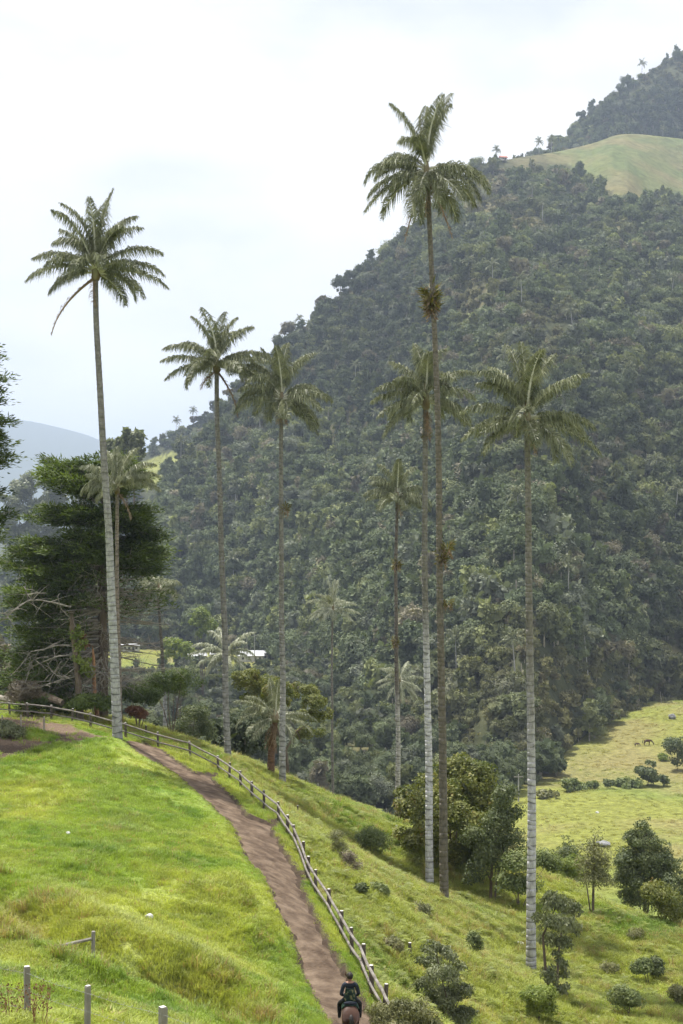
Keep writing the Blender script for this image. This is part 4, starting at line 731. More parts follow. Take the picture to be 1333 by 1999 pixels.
b5 = ground(1150, 1800); b5 = ground(1157, 1786); leafy('spindly_tree', 'spindly young tree with a bare thin trunk and wispy crown', 'tree', b5, pxblobs(b5, b5.y, [(1160,1640,10,26),(1160,1665,28,14),(1155,1690,24,18),(1175,1690,22,18),(1165,1715,26,18),(1140,1715,16,14),(1180,1720,16,14)]), 1900, .2, .07, 'lf_olive', [([(0,0,-.3),(.05,0,2),(.1,0,4.5)],[.09,.065,.02]),([(-.1,0,-.2),(-.35,0,1.6),(-.6,0,2.6)],[.05,.035,.01])], 6, spread=.7, sub=10)
b6 = Vector((P(1112, 1700, 108).x, 108, float(H(P(1112, 1700, 108).x, 108)))); leafy('conical_shrub', 'dark pointed conifer-like shrub left of the spindly tree', 'shrub', b6, pxblobs(b6, 108, [(1110,1645,10,16),(1108,1665,22,20),(1100,1682,24,20),(1120,1682,20,20),(1110,1705,30,22)]), 3200, .2, .08, 'lf_dark', seed=7, spread=.4)
b7 = Vector((P(1105, 1720, 104).x, 104, float(H(P(1105, 1720, 104).x, 104)))); leafy('lime_shrub', 'bright lime-green shrub below the pointed dark shrub', 'shrub', b7, pxblobs(b7, 104, [(1112,1690,22,18),(1090,1698,20,14),(1075,1692,14,12),(1115,1708,20,12)]), 2400, .17, .1, 'lf_lime', seed=8)
b8 = ground(1295, 1795); leafy('airy_shrub', 'yellow-green airy shrub in front of the dark cone-shaped tree', 'shrub', b8, pxblobs(b8, b8.y - 1, [(1285,1745,26,18),(1305,1760,22,16),(1270,1738,14,14),(1300,1780,24,14),(1320,1790,18,14)]), 2300, .18, .09, 'lf_yel', seed=9, spread=.6)
b9 = Vector((P(1330, 1810, 95).x, 95, float(H(P(1330, 1810, 95).x, 95)))); leafy('dark_bush', 'dark bush at the right photo edge behind the airy shrub', 'shrub', b9, pxblobs(b9, 95, [(1325,1735,30,34),(1340,1780,34,34),(1320,1805,20,18),(1350,1700,30,30)]), 3600, .2, .1, 'lf_dark', seed=10)
b10 = ground(872, 2010); leafy('dark_shrub', 'dense dark shrub with curled leaves near the bottom edge', 'shrub', b10, pxblobs(b10, b10.y, [(850,1852,20,16),(878,1862,20,18),(838,1880,18,20,1),(895,1895,20,22),(862,1905,28,24,-1),(828,1925,18,22),(905,1938,18,24),(872,1950,30,26),(840,1965,24,24,1),(895,1985,26,22),(818,1985,16,18),(920,1975,12,16)]), 6500, .16, .05, 'lf_grey', seed=11, hang=.6, spread=.42, sub=16)
M['lf_bot'] = M['lf_olive']
b11 = ground(775, 2045); leafy('olive_shrub', 'olive shrub with narrow pale leaves beside the rider', 'shrub', b11, pxblobs(b11, b11.y, [(745,1985,26,22),(785,1975,26,22),(815,1980,26,24),(770,2010,40,26),(730,2015,22,20),(830,2010,30,24),(700,2030,14,16)]), 6500, .14, .035, 'lf_olive', seed=12, hang=.5, spread=.5)
SH = [('shrub', 725, 1668, [(725,1640,24,22),(712,1645,16,14),(740,1648,14,16)], 2600, .2, .05, 'lf_mid', 'round spiky green shrub alone on the slope below the fence'),
 ('dry_bush', 662, 1678, [(655,1640,12,18),(665,1660,14,16),(648,1660,9,10)], 700, .24, .03, 'lf_olive', 'brownish twiggy bush close below the fence'),
 ('dry_bush', 688, 1705, [(680,1685,14,18),(695,1692,10,14),(672,1700,8,8)], 600, .26, .025, 'lf_dry', 'greyer twiggy bush downhill of the brownish one'),
 ('shrub', 1268, 1916, [(1252,1890,14,18),(1256,1880,12,12)], 1400, .16, .07, 'lf_mid', 'left one of two neat round shrubs low on the slope'),
 ('shrub', 1285, 1912, [(1284,1888,11,18),(1282,1898,11,12)], 1100, .16, .07, 'lf_dark', 'darker one of two neat round shrubs low on the slope'),
 ('shrub', 1052, 2000, [(1050,1950,26,20),(1060,1970,20,18),(1040,1972,18,18)], 2300, .15, .06, 'lf_lime', 'soft light-green shrub below the stout palm base'),
 ('shrub', 1228, 1985, [(1220,1945,22,18),(1235,1960,20,18),(1212,1965,14,14)], 1700, .17, .055, 'lf_mid', 'loose grey-green shrub near the bottom corner of the slope'),
 ('shrub', 1325, 1965, [(1328,1940,18,18),(1318,1950,12,12)], 1000, .16, .06, 'lf_olive', 'shrub cut by the photo edge near the bottom corner'),
 ('shrub', 18, 1442, [(10,1425,18,14),(26,1430,16,14),(0,1432,16,12)], 2200, .16, .06, 'lf_grey', 'leafy dark shrub at the edge of the dirt clearing'),
 ('weed', 745, 1755, [(740,1735,10,12),(750,1742,8,8)], 500, .2, .1, 'lf_mid', 'broad-leaved weed on the slope below the round spiky shrub'),
 ('weed', 930, 1870, [(925,1835,10,16),(935,1850,8,10)], 500, .18, .06, 'lf_mid', 'tall green weed on the slope between the palms'),
 ('weed', 708, 1750, [(705,1732,8,10)], 350, .2, .08, 'lf_dark', 'small dark weed between the dry bushes and the fence'),
 ('weed', 820, 1790, [(820,1775,16,10),(808,1780,9,8)], 600, .18, .05, 'lf_olive', 'straggly grey weed patch left of the white palm base'),
 ('weed', 770, 1860, [(765,1840,16,12),(780,1848,10,10)], 700, .18, .05, 'lf_olive', 'straggly olive weed patch above the low stump-like post'),
 ('weed', 1190, 1905, [(1190,1890,14,10),(1180,1895,8,7)], 500, .16, .05, 'lf_olive', 'low weed clump left of the two neat round shrubs'),
 ('weed', 1240, 1835, [(1240,1822,14,8)], 400, .18, .05, 'lf_olive', 'low weed clump under the airy shrub on the open slope'),
 ('weed', 300, 1995, [(230,1985,14,8)], 10, .1, .03, 'lf_mid', None)]
for i, (nm, x, y, bl, n, ln, wd_, mt, lb) in enumerate(SH):
    if not lb: continue
    b = ground(x, y); leafy(nm, lb, 'shrub' if nm != 'weed' else 'plant', b, pxblobs(b, b.y, bl), n, ln, wd_, mt, seed=30 + i, hang=.1, up=.6, spread=.6, sub=10, fol='foliage')
# red dock weed by the first wire post
b = ground(22, 2000); rw = empty('dock_weed', b); tag(rw, 'reddish dry weed beside the square grey post in the corner', 'plant'); r_ = np.random.default_rng(77); mb = MB()
for i in range(16): x_ = r_.uniform(-.45, .75); h_ = r_.uniform(.5, .85); mb.tube([(x_, r_.uniform(-.2, .2), -.1), (x_ + r_.normal() * .04, 0, h_ * .6), (x_ + r_.normal() * .1, 0, h_)], [.008, .007, .004], 4)
mb.build('stem', M['redbark'], rw); c_ = np.c_[r_.uniform(-.5, .8, 420), r_.uniform(-.2, .2, 420), r_.uniform(.3, .85, 420)]; v, f = cards(c_, rdir(r_, 420), rdir(r_, 420), .06, .03); obj('seed_head', mesh_np('seed_head', v, f, M['lf_red']), rw)
# field shrubs
FS = [(1065,1557,[(1068,1550,18,6)],500,'lf_olive','low scrubby hedge at the left end of the pasture boundary'),(1118,1546,[(1112,1526,14,8),(1118,1538,22,8),(1135,1538,12,7)],1100,'lf_mid','flat-topped bush on the pasture boundary'),(1157,1540,[(1157,1531,10,7)],450,'lf_mid','small bush right of the flat-topped one on the pasture boundary'),(1188,1540,[(1188,1530,9,9)],450,'lf_dark','round dark bush in the middle of the pasture boundary'),(1225,1537,[(1220,1532,24,5),(1240,1530,14,7)],800,'lf_mid','low green hedge on the pasture boundary'),(1265,1535,[(1250,1508,14,12),(1272,1515,16,14),(1285,1522,14,10),(1268,1492,9,9)],1900,'lf_dark','clump of dark rounded bushes ending the pasture boundary'),(1322,1505,[(1322,1465,22,24),(1312,1490,12,10),(1335,1485,16,18)],1900,'lf_dark','tall dark tree group at the photo edge in the far pasture'),(1296,1485,[(1293,1480,8,9)],350,'lf_lime','light green bush beside the tall dark tree group')]
for i, (x, y, bl, n, mt, lb) in enumerate(FS):
    b = vpt(x, y); leafy('field_bush', lb, 'shrub', b, pxblobs(b, b.y, bl), n, .6, .4, mt, seed=60 + i, spread=.5, sub=8, fol='foliage')
# flat-topped tree and companions behind the fence
D1 = 112.0; fx_ = P(565, 1520, D1); b = Vector((fx_.x, D1, float(H(fx_.x, D1))))
st_ = [([(0,0,-.5),(-.3,0,2.5),(-1.2,0,4.6),(-2.4,0,6.2)],[.16,.13,.09,.03]),([(-.3,0,2.5),(.6,0,4),(1.8,.2,4.8)],[.1,.07,.02]),([(-1.2,0,4.6),(-.4,.3,5.6),(.1,.3,6)],[.06,.04,.02]),([(.6,0,4),(.9,-.3,3.2),(1.6,-.3,2.9)],[.05,.03,.01])]
leafy('spreading_tree', 'spreading tree with yellow-green foliage pads behind the bromeliad palm', 'tree', b, pxblobs(b, D1, [(482,1330,30,20),(510,1345,34,22,2),(545,1350,30,18,-2),(500,1368,28,16),(545,1375,26,14,2),(590,1358,26,20),(615,1375,28,22,-1),(600,1400,28,12),(632,1395,16,16),(580,1340,12,10),(600,1435,26,14,1),(580,1400,14,12)]), 11000, .22, .12, 'lf_yel', st_, 21, spread=.4, sub=12)
b = Vector((P(395, 1330, 420).x, 420, VH(P(395, 1330, 420).x, 420).item())); leafy('pale_tree', 'pale yellow-green pom-pom tree near the white valley roofs', 'tree', b, pxblobs(b, 420, [(393,1202,13,13),(382,1218,12,12),(410,1222,14,12),(384,1240,8,7),(400,1232,14,10)]), 1500, .8, .5, 'lf_lime', seed=22, spread=.5)
b = Vector((P(350, 1300, 380).x, 380, VH(P(350, 1300, 380).x, 380).item())); leafy('pale_tree', 'soft green tree standing before the white valley roofs', 'tree', b, pxblobs(b, 380, [(340,1262,16,16),(362,1275,14,20),(330,1280,12,12)]), 1300, .7, .45, 'lf_lime', seed=23, spread=.5)
# low green boughs right of the tall palm
for i, (x, D_, bl, mt, lb) in enumerate([(335, 104, [(330,1330,34,14),(355,1320,24,12),(300,1340,26,12,2),(375,1335,20,12),(340,1345,30,10,1)], 'cyp', 'dark evergreen boughs spreading right of the drooping palm stem'), (270, 97, [(265,1365,26,14),(290,1358,24,12),(250,1350,18,10),(300,1372,16,8)], 'cyp', 'dark evergreen bush just right of the tall palm stem'), (268, 96, [(262,1390,11,9),(278,1396,9,7)], 'lf_red', 'withered red-brown bush behind the rail fence'), (180, 92.5, [(175,1370,30,12),(205,1375,22,10),(150,1378,20,8)], 'cyp', 'green bush at the foot of the broken trunk'), (48, 93.5, [(50,1348,24,14),(35,1360,18,10),(70,1355,14,10)], 'lf_dry', 'heap of dry tan brushwood behind the fence'), (105, 93.5, [(95,1368,14,10),(110,1372,12,8)], 'cyp', 'small dark bush beside the brushwood heap'),(372,108,[(380,1400,26,22),(360,1430,24,18),(400,1430,22,20)],'lf_dark','dark undergrowth bush behind the mottled palm base')]):
    q = P(x, 1400, D_); b = Vector((q.x, D_, float(H(q.x, D_)))); leafy('understory_bush', lb, 'shrub', b, pxblobs(b, D_, bl), 2600, .24, .07, mt, seed=80 + i, spread=.55, fol='foliage')
# ------------------------------------------------------------------ conifers
def conifer(label, base, hgt, trunks, specs, n_leaf, seed, dead=0, name='conifer_tree'):
    """specs: (azimuth range, height, length, rise, sag, foliage share)"""
    r_ = np.random.default_rng(seed); root = empty(name, base); tag(root, label, 'tree')
    for p_, rd in trunks: mb = MB(); mb.tube(p_, rd, 9, jit=.1); mb.build('trunk', M['bark'], root, smooth=True)
    mb = MB(); cs = []; al = []
    for (az, h, ln, rise, fol) in specs:
        o = np.array((math.cos(az), math.sin(az), 0)); s = np.linspace(0, 1, 7); pt = np.outer(s * ln, o); pt[:, 2] = h + rise * s * ln - .18 * ln * s ** 2 + .12 * ln * s ** 3.5; pt[:, :2] += r_.normal(0, .06, (7, 2)) * ln * .2 * s[:, None]
        mb.tube([tuple(q) for q in pt], [max(.008, .014 * ln * (1 - .9 * q)) for q in s], 4)
        for j in range(3 if fol > 0 else 6):
            t = r_.uniform(.3, .95); a = np.array([np.interp(t, s, pt[:, k]) for k in range(3)]); d_ = unit(o + r_.normal(0, .6, 3)); e = a + d_ * ln * .25; mb.tube([tuple(a), tuple((a + e) / 2 + np.array((0, 0, -.05))), tuple(e)], [.02, .014, .006], 3)
        if fol > 0:
            k = int(n_leaf * fol * ln); m_ = max(5, int(ln * 4)); t = r_.uniform(.3, 1, m_) ** .7; tuf = np.stack([np.interp(t, s, pt[:, q]) for q in range(3)], -1) + np.c_[r_.normal(0, .17 * ln, (m_, 2)) * (1.15 - t)[:, None], r_.normal(0, .12, m_)]
            i = r_.integers(0, m_, k); sp = np.c_[r_.normal(0, .36, (k, 2)), r_.normal(0, .09, k)]; d_ = unit(sp * np.array((1, 1, .6)) + o * .5 + np.array((0, 0, .12)) + r_.normal(0, .3, (k, 3))); cs.append(tuf[i] + sp - np.array((0, 0, .25)) * (np.linalg.norm(sp[:, :2], axis=1, keepdims=True))); al.append(d_)
    mb.build('branch', M['dead'], root)['kind'] = 'stuff'
    c = np.concatenate(cs); a = np.concatenate(al); n = len(c); nr = unit(np.array((0, 0, 1.)) + r_.normal(0, .5, (n, 3))); v, f = cards(c, nr, a, .36 * r_.uniform(.6, 1.3, n), .1)
    obj('crown', mesh_np('crown', v, f, M['cyp']), root); return root
r_ = np.random.default_rng(91); D2 = 100.0; q = P(200, 1390, D2); bc = Vector((q.x, D2, float(H(q.x, D2)))); sp = []
for i in range(250):
    h = r_.uniform(7.6, 18.4); az = r_.uniform(0, 2 * math.pi); left = -math.cos(az)
    prof = np.interp(h, [7, 9, 11, 13.5, 16, 17.5, 18.6], [6.6, 6.4, 5.6, 4.7, 4.0, 2.9, 1.2]); ln = prof * r_.uniform(.7, 1.05) * (1 + .18 * max(0, left)) * (1 if left > -.2 else .82)
    low = h < 10.2
    fol = 1.0 if not low else (.9 if left > .35 else .12)
    sp.append((az, h, ln, r_.uniform(.02, .3) + (.25 if h > 15 else 0), fol))
for i in range(70): az = r_.uniform(2.2, 4.2); sp.append((az, r_.uniform(1.5, 8), r_.uniform(4.8, 7.4), r_.uniform(-.05, .12), .8 if r_.random() < .75 else .1))
for i in range(110): sp.append((r_.uniform(0, 6.28), r_.uniform(3, 9.5), r_.uniform(2.5, 5.5), r_.uniform(-.25, .15), 0))
conifer('huge dark spreading conifer behind the tall palm at the clearing', bc, 18, [([(0,0,-1),(.05,0,5),(-.1,0,10),(0,0,16)],[.42,.36,.26,.06]),([(1.1,.4,-1),(1.0,.3,5),(.6,.2,10),(.5,0,15)],[.3,.25,.18,.05])], sp, 105, 92)
sp = []
for i in range(150):
    h = r_.uniform(10, 25.5); az = r_.uniform(0, 6.28); prof = np.interp(h, [9, 12, 20, 26], [3.4, 3.5, 2.9, .6]); sp.append((az, h, prof * r_.uniform(.7, 1.08), r_.uniform(.1, .45), 1.0))
q = P(-95, 1420, 84.0); conifer('conifer cut off by the photo edge, only bough tips showing', Vector((q.x, 84, float(H(q.x, 84)))), 25, [([(0,0,-1),(0,0,12),(0,0,25)],[.4,.28,.05])], sp, 120, 93)
# distant wooded gap with tall feathery trees
r_ = np.random.default_rng(95)
def far_tree(label, x, y, D_, top, wpx, mat, seed, kindt):
    b = P(x, y, D_); sc = D_ / F; h = (y - top) * sc; rr_ = np.random.default_rng(seed); wv = wpx * sc
    if kindt == 'e': bl = [(rr_.uniform(-.5, .5) * wv, rr_.uniform(-.4, .4) * wv, h * rr_.uniform(.12, .95), wv * .3, wv * .3, h * .09) for _ in range(16)]
    else: bl = [(0, 0, h * (.35 + .09 * j), wv * (.32 - .04 * j), wv * (.32 - .04 * j), h * .06) for j in range(7)]
    leafy('distant_tree', label, 'tree', b, bl, 2200, 1.9, 1.2, mat, [([(0, 0, -8), (0, 0, h * .5), (0, 0, h * .95)], [.3, .22, .1])], seed, 'trees in the hazy gap beyond the conifer', spread=.6)
FT = [(38,1090,850,930,34,'e','first hazy tree in the gap left of the conifer'),(62,1090,850,918,34,'e','tallest rounded hazy tree in the gap left of the conifer'),(86,1090,860,912,26,'e','narrow hazy tree with a tall tuft in the gap'),(108,1090,870,940,30,'e','hazy tree nearest the conifer edge in the gap'),(18,1090,840,965,36,'e','low hazy tree by the photo edge in the gap'),(247,960,420,830,16,'c','thin pointed tree sticking up behind the pale palm crown'),(262,960,420,846,20,'e','feathery tree right of the thin pointed one'),(235,960,430,858,18,'e','rounded tree left of the thin pointed one'),(222,960,440,862,20,'e','low tree behind the tall palm stem')]
for i, (x, y, D_, top, wpx, kt, lb) in enumerate(FT): far_tree(lb, x, y, D_, top, wpx, 'lf_grey', 200 + i, kt)
# ------------------------------------------------------------------ broken trunk, dead boughs, log
def dead_tree():
    D_ = 93.2; q = P(150, 1400, D_); b = Vector((q.x, D_, float(H(q.x, D_)))); root = empty('broken_tree', b); tag(root, 'splintered dead trunk with pale bare boughs and climbing vines', 'tree'); r_ = np.random.default_rng(99)
    px = lambda x, y, d=0: P(x, y, D_ + d) - b
    mb = MB(); mb.tube([px(156, 1405), px(152, 1330), px(146, 1260), px(140, 1222)], [.26, .22, .19, .17], 9, jit=.12)
    for i in range(7): a = px(140 + r_.uniform(-5, 5), 1224); mb.tube([a, a + Vector((r_.normal() * .08, 0, r_.uniform(.5, 1.5)))], [.07, .012], 4)
    mb.build('trunk', M['bark'], root)
    BR = [[(138,1185),(110,1178),(80,1172),(55,1172),(30,1190),(0,1215),(-30,1225)],[(55,1172),(50,1150),(46,1145)],[(60,1172),(40,1180),(15,1200),(-10,1195)],[(140,1260),(110,1260),(85,1268),(60,1272),(40,1300),(20,1320)],[(140,1278),(110,1282),(90,1290),(65,1300),(50,1310)],[(150,1300),(120,1325),(100,1310),(90,1290)],[(160,1330),(190,1310),(215,1318)],[(165,1340),(180,1322),(225,1316)],[(195,1285),(210,1320),(215,1345)],[(180,1300),(200,1305),(220,1310)],[(160,1345),(158,1365),(175,1340)],[(150,1320),(110,1330),(70,1345),(45,1330)],[(75,1270),(60,1300),(50,1330),(60,1350)],[(215,1330),(250,1330),(282,1327)],[(225,1330),(245,1340),(262,1344)],[(120,1290),(95,1330),(70,1330)],[(140,1210),(120,1190),(112,1165)]]
    for k_, pl in enumerate(BR):
        mb = MB(); pts_ = [px(x, y, r_.normal() * .5) for x, y in pl]; n_ = len(pts_); mb.tube(pts_, [(.06 if k_ in (0, 3, 4) else .038) * (1 - .75 * i / n_) for i in range(n_)], 5)
        for j in range(11):
            i = r_.integers(0, n_ - 1); a = pts_[i].lerp(pts_[i + 1], r_.random()); d_ = Vector((r_.normal(), r_.normal() * .6, r_.normal() * .8)); mb.tube([a, a + d_ * .4, a + d_ * .9 + Vector((0, 0, -.15))], [.026, .017, .007], 3)
        mb.build('bough', M['palegrey'], root)
    bl = pxblobs(b, D_, [(150,1240,10,16),(158,1262,12,18),(150,1285,10,18),(165,1295,12,14),(172,1315,12,14),(158,1310,9,12)]); v, f = crown(r_, bl, 1500, .18, .13, 10, .5); obj('vine', mesh_np('vine', v, f, M['lf_lime']), root)
    v, f = crown(r_, pxblobs(b, D_, [(165,1260,8,14),(160,1245,6,8)]), 200, .18, .12, 8, .5); obj('vine', mesh_np('vine', v, f, M['lf_red']), root)
    mb = MB(); a = px(183, 1290, .5); mb.tube([a, a + Vector((-.05, 0, .5)), a + Vector((-.08, 0, 1.0))], [.1, .08, .01], 5); mb.tube([px(190, 1400, .5), px(184, 1340, .5), a], [.16, .13, .1], 7); mb.build('stub', M['redbark'], root)
dead_tree()
q1, q2 = P(60, 1352, 94), P(122, 1372, 92.5); mb = MB(); mb.tube([Vector((0, 0, 0)), (q2 - q1) * .5 + Vector((0, 0, .06)), q2 - q1], [.28, .25, .2], 9, jit=.1); tag(mb.build('fallen_log', M['bark'], None, q1), 'fallen grey log lying behind the rail fence', 'log')
q1, q2 = P(-30, 1366, 97), P(28, 1368, 95.5); mb = MB(); mb.tube([Vector((0, 0, 0)), (q2 - q1) * .5 + Vector((0, 0, .15)), q2 - q1], [.24, .22, .18], 9, jit=.1); tag(mb.build('fallen_log', M['dead'], None, q1), 'pale log stacked behind the fence at the photo edge', 'log')
# ------------------------------------------------------------------ far buildings and poles
M['tin'] = noise_mat('white_roof', [(.4, .41, .43), (.55, .55, .55)], .4, rough=.5); M['wall'] = noise_mat('plaster', [(.5, .48, .42), (.62, .6, .55)], .5); M['redroof'] = noise_mat('red_roof', [(.35, .12, .08), (.45, .2, .14)], .6); M['darkin'] = noise_mat('shaded_opening', [(.04, .035, .03), (.06, .055, .05)], .6)
def house(label, p, wx, dy, hw, hr, rz, roof, cat='house'):
    root = empty('farm_building', p); root.rotation_euler = (0, 0, rz); tag(root, label, cat)
    mb = MB(); mb.box((0, 0, hw / 2), (wx / 2, dy / 2, hw / 2)); mb.build('wall', M['wall'], root)
    e = .6; mb = MB(); x, y = wx / 2 + e, dy / 2 + e; v = [(-x, -y, hw), (x, -y, hw), (x, y, hw), (-x, y, hw), (-x, 0, hw + hr), (x, 0, hw + hr)]; v += [(a, b, c + .12) for a, b, c in v]
    mb.add(v, [(6, 7, 11, 10), (8, 9, 10, 11), (9, 6, 10), (7, 8, 11), (0, 4, 5, 1), (2, 5, 4, 3), (0, 1, 7, 6), (2, 3, 9, 8), (1, 2, 8, 7), (3, 0, 6, 9)]); mb.build('roof', M[roof], root)
    mb = MB(); mb.box((wx * .2, -dy / 2 - .01, 1.0), (.5, .04, 1.0)); mb.build('door', M['darkin'], root)
    for sx in (-.3, -.05, .38): mb = MB(); mb.box((wx * sx, -dy / 2 - .01, 1.5), (.45, .04, .45)); mb.build('window', M['darkin'], root)
def vground(px, D_): x = (px - CX) / F * D_; return Vector((x, D_, float(VH(x, D_))))
house('white-roofed farm building at the left of the valley roofs', vground(381, 575), 8, 6, 2.4, 1.3, .2, 'tin')
house('small white roof half hidden behind the mottled stem', vground(428, 580), 6, 5, 2.4, 1.2, -.1, 'tin'); house('brightest white valley roof right of the mottled stem', vground(488, 572), 10, 7, 2.4, 1.8, .1, 'tin'); house('long low grey roof at the right of the valley roofs', vground(506, 578), 8, 5, 3.0, .8, -.15, 'tin'); house('white shed roof lower left of the valley roofs', vground(330, 500), 6, 5, 2.2, 1.1, .4, 'tin'); house('tiny white roof seen right of the conifer trunk', vground(255, 600), 7, 4, 2.4, .8, 0, 'tin')
qr = Q1[-1]; hp_ = Vector(qr[int(np.argmin(np.abs(proj(qr)[0] - 979)))]) + Vector((0, -2.5, -.6)); house('small red-roofed hut on the mountain ridge', hp_, 5, 4, 2.2, 1.6, .2, 'redroof', 'hut')
def pole(label, px, D_, h):
    b = vground(px, D_); root = empty('utility_pole', b); tag(root, label, 'pole', 'poles among the valley roofs'); mb = MB(); mb.tube([(0, 0, -.5), (0, 0, h)], [.17, .12], 7); mb.build('mast', M['palepalm'], root); mb = MB(); mb.box((0, 0, h - .5), (.9, .06, .07)); mb.build('crossarm', M['greypost'], root)
pole('pale pole rising left of the brightest valley roof', 482, 560, 13); pole('pale pole rising right of the brightest valley roof', 497, 560, 12); pole('slim pole at the foot of the valley pasture by the woods', 1012, 285, 5.5)
mb = MB()
for k_ in range(3):
    a = P(560, 1290 + 5 * k_, 330); b = P(810, 1420 + 6 * k_, 300); mb.tube([a, a.lerp(b, .33) + Vector((0, 0, -1.1)), a.lerp(b, .66) + Vector((0, 0, -1.1)), b], .009, 3)
tag(mb.build('power_line', M['post']), 'power lines sagging across the valley woods', 'cable')['kind'] = 'stuff'

# ------------------------------------------------------------------ horse and rider, grazing horses
def skin(name, verts, edges, rad, sub=2, root_i=0):
    me = bpy.data.meshes.new(name); me.from_pydata([tuple(v) for v in verts], edges, []); o = bpy.data.objects.new(name, me); COL.objects.link(o)
    o.modifiers.new('s', 'SKIN'); sv = me.skin_vertices[0].data
    for i, q in enumerate(rad): sv[i].radius = (q, q) if not hasattr(q, '__len__') else q; sv[i].use_root = (i == root_i)
    m_ = o.modifiers.new('d', 'SUBSURF'); m_.levels = sub; m_.render_levels = sub
    dg = bpy.context.evaluated_depsgraph_get(); ev = o.evaluated_get(dg); me2 = bpy.data.meshes.new_from_object(ev); bpy.data.objects.remove(o); me2.name = name
    me2.polygons.foreach_set('use_smooth', np.ones(len(me2.polygons), bool)); return me2
M['bay'] = noise_mat('bay_coat', [(.042, .017, .009), (.085, .035, .018)], 3, rough=.45, spec=.4); M['mane'] = noise_mat('dark_hair', [(.012, .01, .009), (.03, .024, .02)], 8, rough=.5); M['leather'] = noise_mat('dark_leather', [(.02, .014, .01), (.05, .035, .025)], 6, rough=.5, spec=.5)
M['skin'] = noise_mat('skin', [(.28, .15, .1), (.36, .2, .14)], 5, rough=.5); M['jacket'] = noise_mat('navy_jacket', [(.012, .016, .026), (.022, .028, .042)], 4, rough=.8, bump=.3, bscale=12); M['green'] = noise_mat('dark_green_cloth', [(.01, .03, .022), (.02, .045, .03)], 4, rough=.8); M['trouser'] = noise_mat('black_trousers', [(.008, .008, .01), (.018, .018, .02)], 5, rough=.85); M['pattern'] = noise_mat('camouflage_print', [(.012, .022, .02), (.02, .05, .035), (.22, .2, .1)], 9, rough=.8, pos=[.4, .52, .62]); M['pale_shoe'] = noise_mat('grey_boot', [(.2, .21, .22), (.3, .3, .32)], 5)
def horse(name, label, loc, rz, s=1.0, graze=False, coat='bay', full=True):
    root = empty(name, loc); root.rotation_euler = (0, 0, rz); root.scale = (s, s, s); tag(root, label, 'horse')
    hd = [(0,.78,1.22),(0,1.02,1.42),(0,1.2,1.66),(0,1.36,1.66),(0,1.62,1.42),(0,1.72,1.32)] if not graze else [(0,.8,1.12),(0,1.08,.98),(0,1.3,.66),(0,1.42,.46),(0,1.5,.2),(0,1.52,.1)]
    V = [(0,-.62,1.06),(0,-.35,1.1),(0,.05,1.02),(0,.45,1.04)] + hd; E = [(0,1),(1,2),(2,3),(3,4),(4,5),(5,6),(6,7),(7,8),(8,9)]; rd = [(.235,.25),(.27,.29),(.27,.29),(.25,.29),(.15,.22),(.11,.17),(.1,.13),(.095,.12),(.065,.07),(.055,.055)]
    for sx in (-1, 1):
        b = len(V); V += [(sx*.15,-.55,.92),(sx*.16,-.45,.72),(sx*.15,-.68,.46),(sx*.15,-.62,.2),(sx*.15,-.58,.05)]; E += [(0,b),(b,b+1),(b+1,b+2),(b+2,b+3),(b+3,b+4)]; rd += [.16,.12,.06,.045,.06]
        b = len(V); V += [(sx*.13,.48,.86),(sx*.13,.5,.62),(sx*.13,.5,.38),(sx*.13,.49,.18),(sx*.13,.53,.05)]; E += [(3,b),(b,b+1),(b+1,b+2),(b+2,b+3),(b+3,b+4)]; rd += [.12,.085,.055,.042,.06]
    me = skin('body', V, E, rd, 2, 2); me.materials.append(M[coat]); obj('body', me, root)
    t = skin('tail', [(0,-.84,1.18),(0,-.95,1.08),(0,-.98,.75),(0,-.95,.4)], [(0,1),(1,2),(2,3)], [.05,.08,.1,.03], 1); t.materials.append(M['mane']); obj('tail', t, root)
    p = hd; m_ = skin('mane', [(0, p[0][1]-.08, p[0][2]+.16), (0, p[1][1]-.1, p[1][2]+.12), (0, p[2][1]-.1, p[2][2]+.1), (0, p[3][1]-.02, p[3][2]+.1)], [(0,1),(1,2),(2,3)], [.04,.06,.05,.03], 1); m_.materials.append(M['mane']); obj('mane', m_, root)
    for sx in (-1, 1):
        mb = MB(); a = Vector(p[3]) + Vector((sx*.06, -.06, .08)); mb.tube([a, a + Vector((sx*.02, .01, .08)), a + Vector((sx*.03, .02, .16))], [.03, .032, .004], 6); mb.build('ear', M[coat], root)
    return root
hD = 39.6; hx = P(683, 2000, hD).x; hz_ = float(tps(hx, hD)) - .1
hr = horse('saddle_horse', 'bay horse seen from behind carrying the rider down the path', (hx, hD, hz_), .04, .84)
sd_ = skin('saddle', [(0,-.22,1.33),(0,0,1.3),(0,.25,1.36)], [(0,1),(1,2)], [(.2,.07),(.2,.06),(.15,.08)], 1); sd_.materials.append(M['leather']); sad = obj('saddle', sd_, hr)
bl_ = skin('saddle_blanket', [(-.3,-.05,1.1),(-.2,-.05,1.3),(0,-.05,1.36),(.2,-.05,1.3),(.3,-.05,1.1)], [(0,1),(1,2),(2,3),(3,4)], [(.3,.03),(.32,.04),(.34,.04),(.32,.04),(.3,.03)], 1, 2); bl_.materials.append(M['green']); obj('saddle_blanket', bl_, hr)
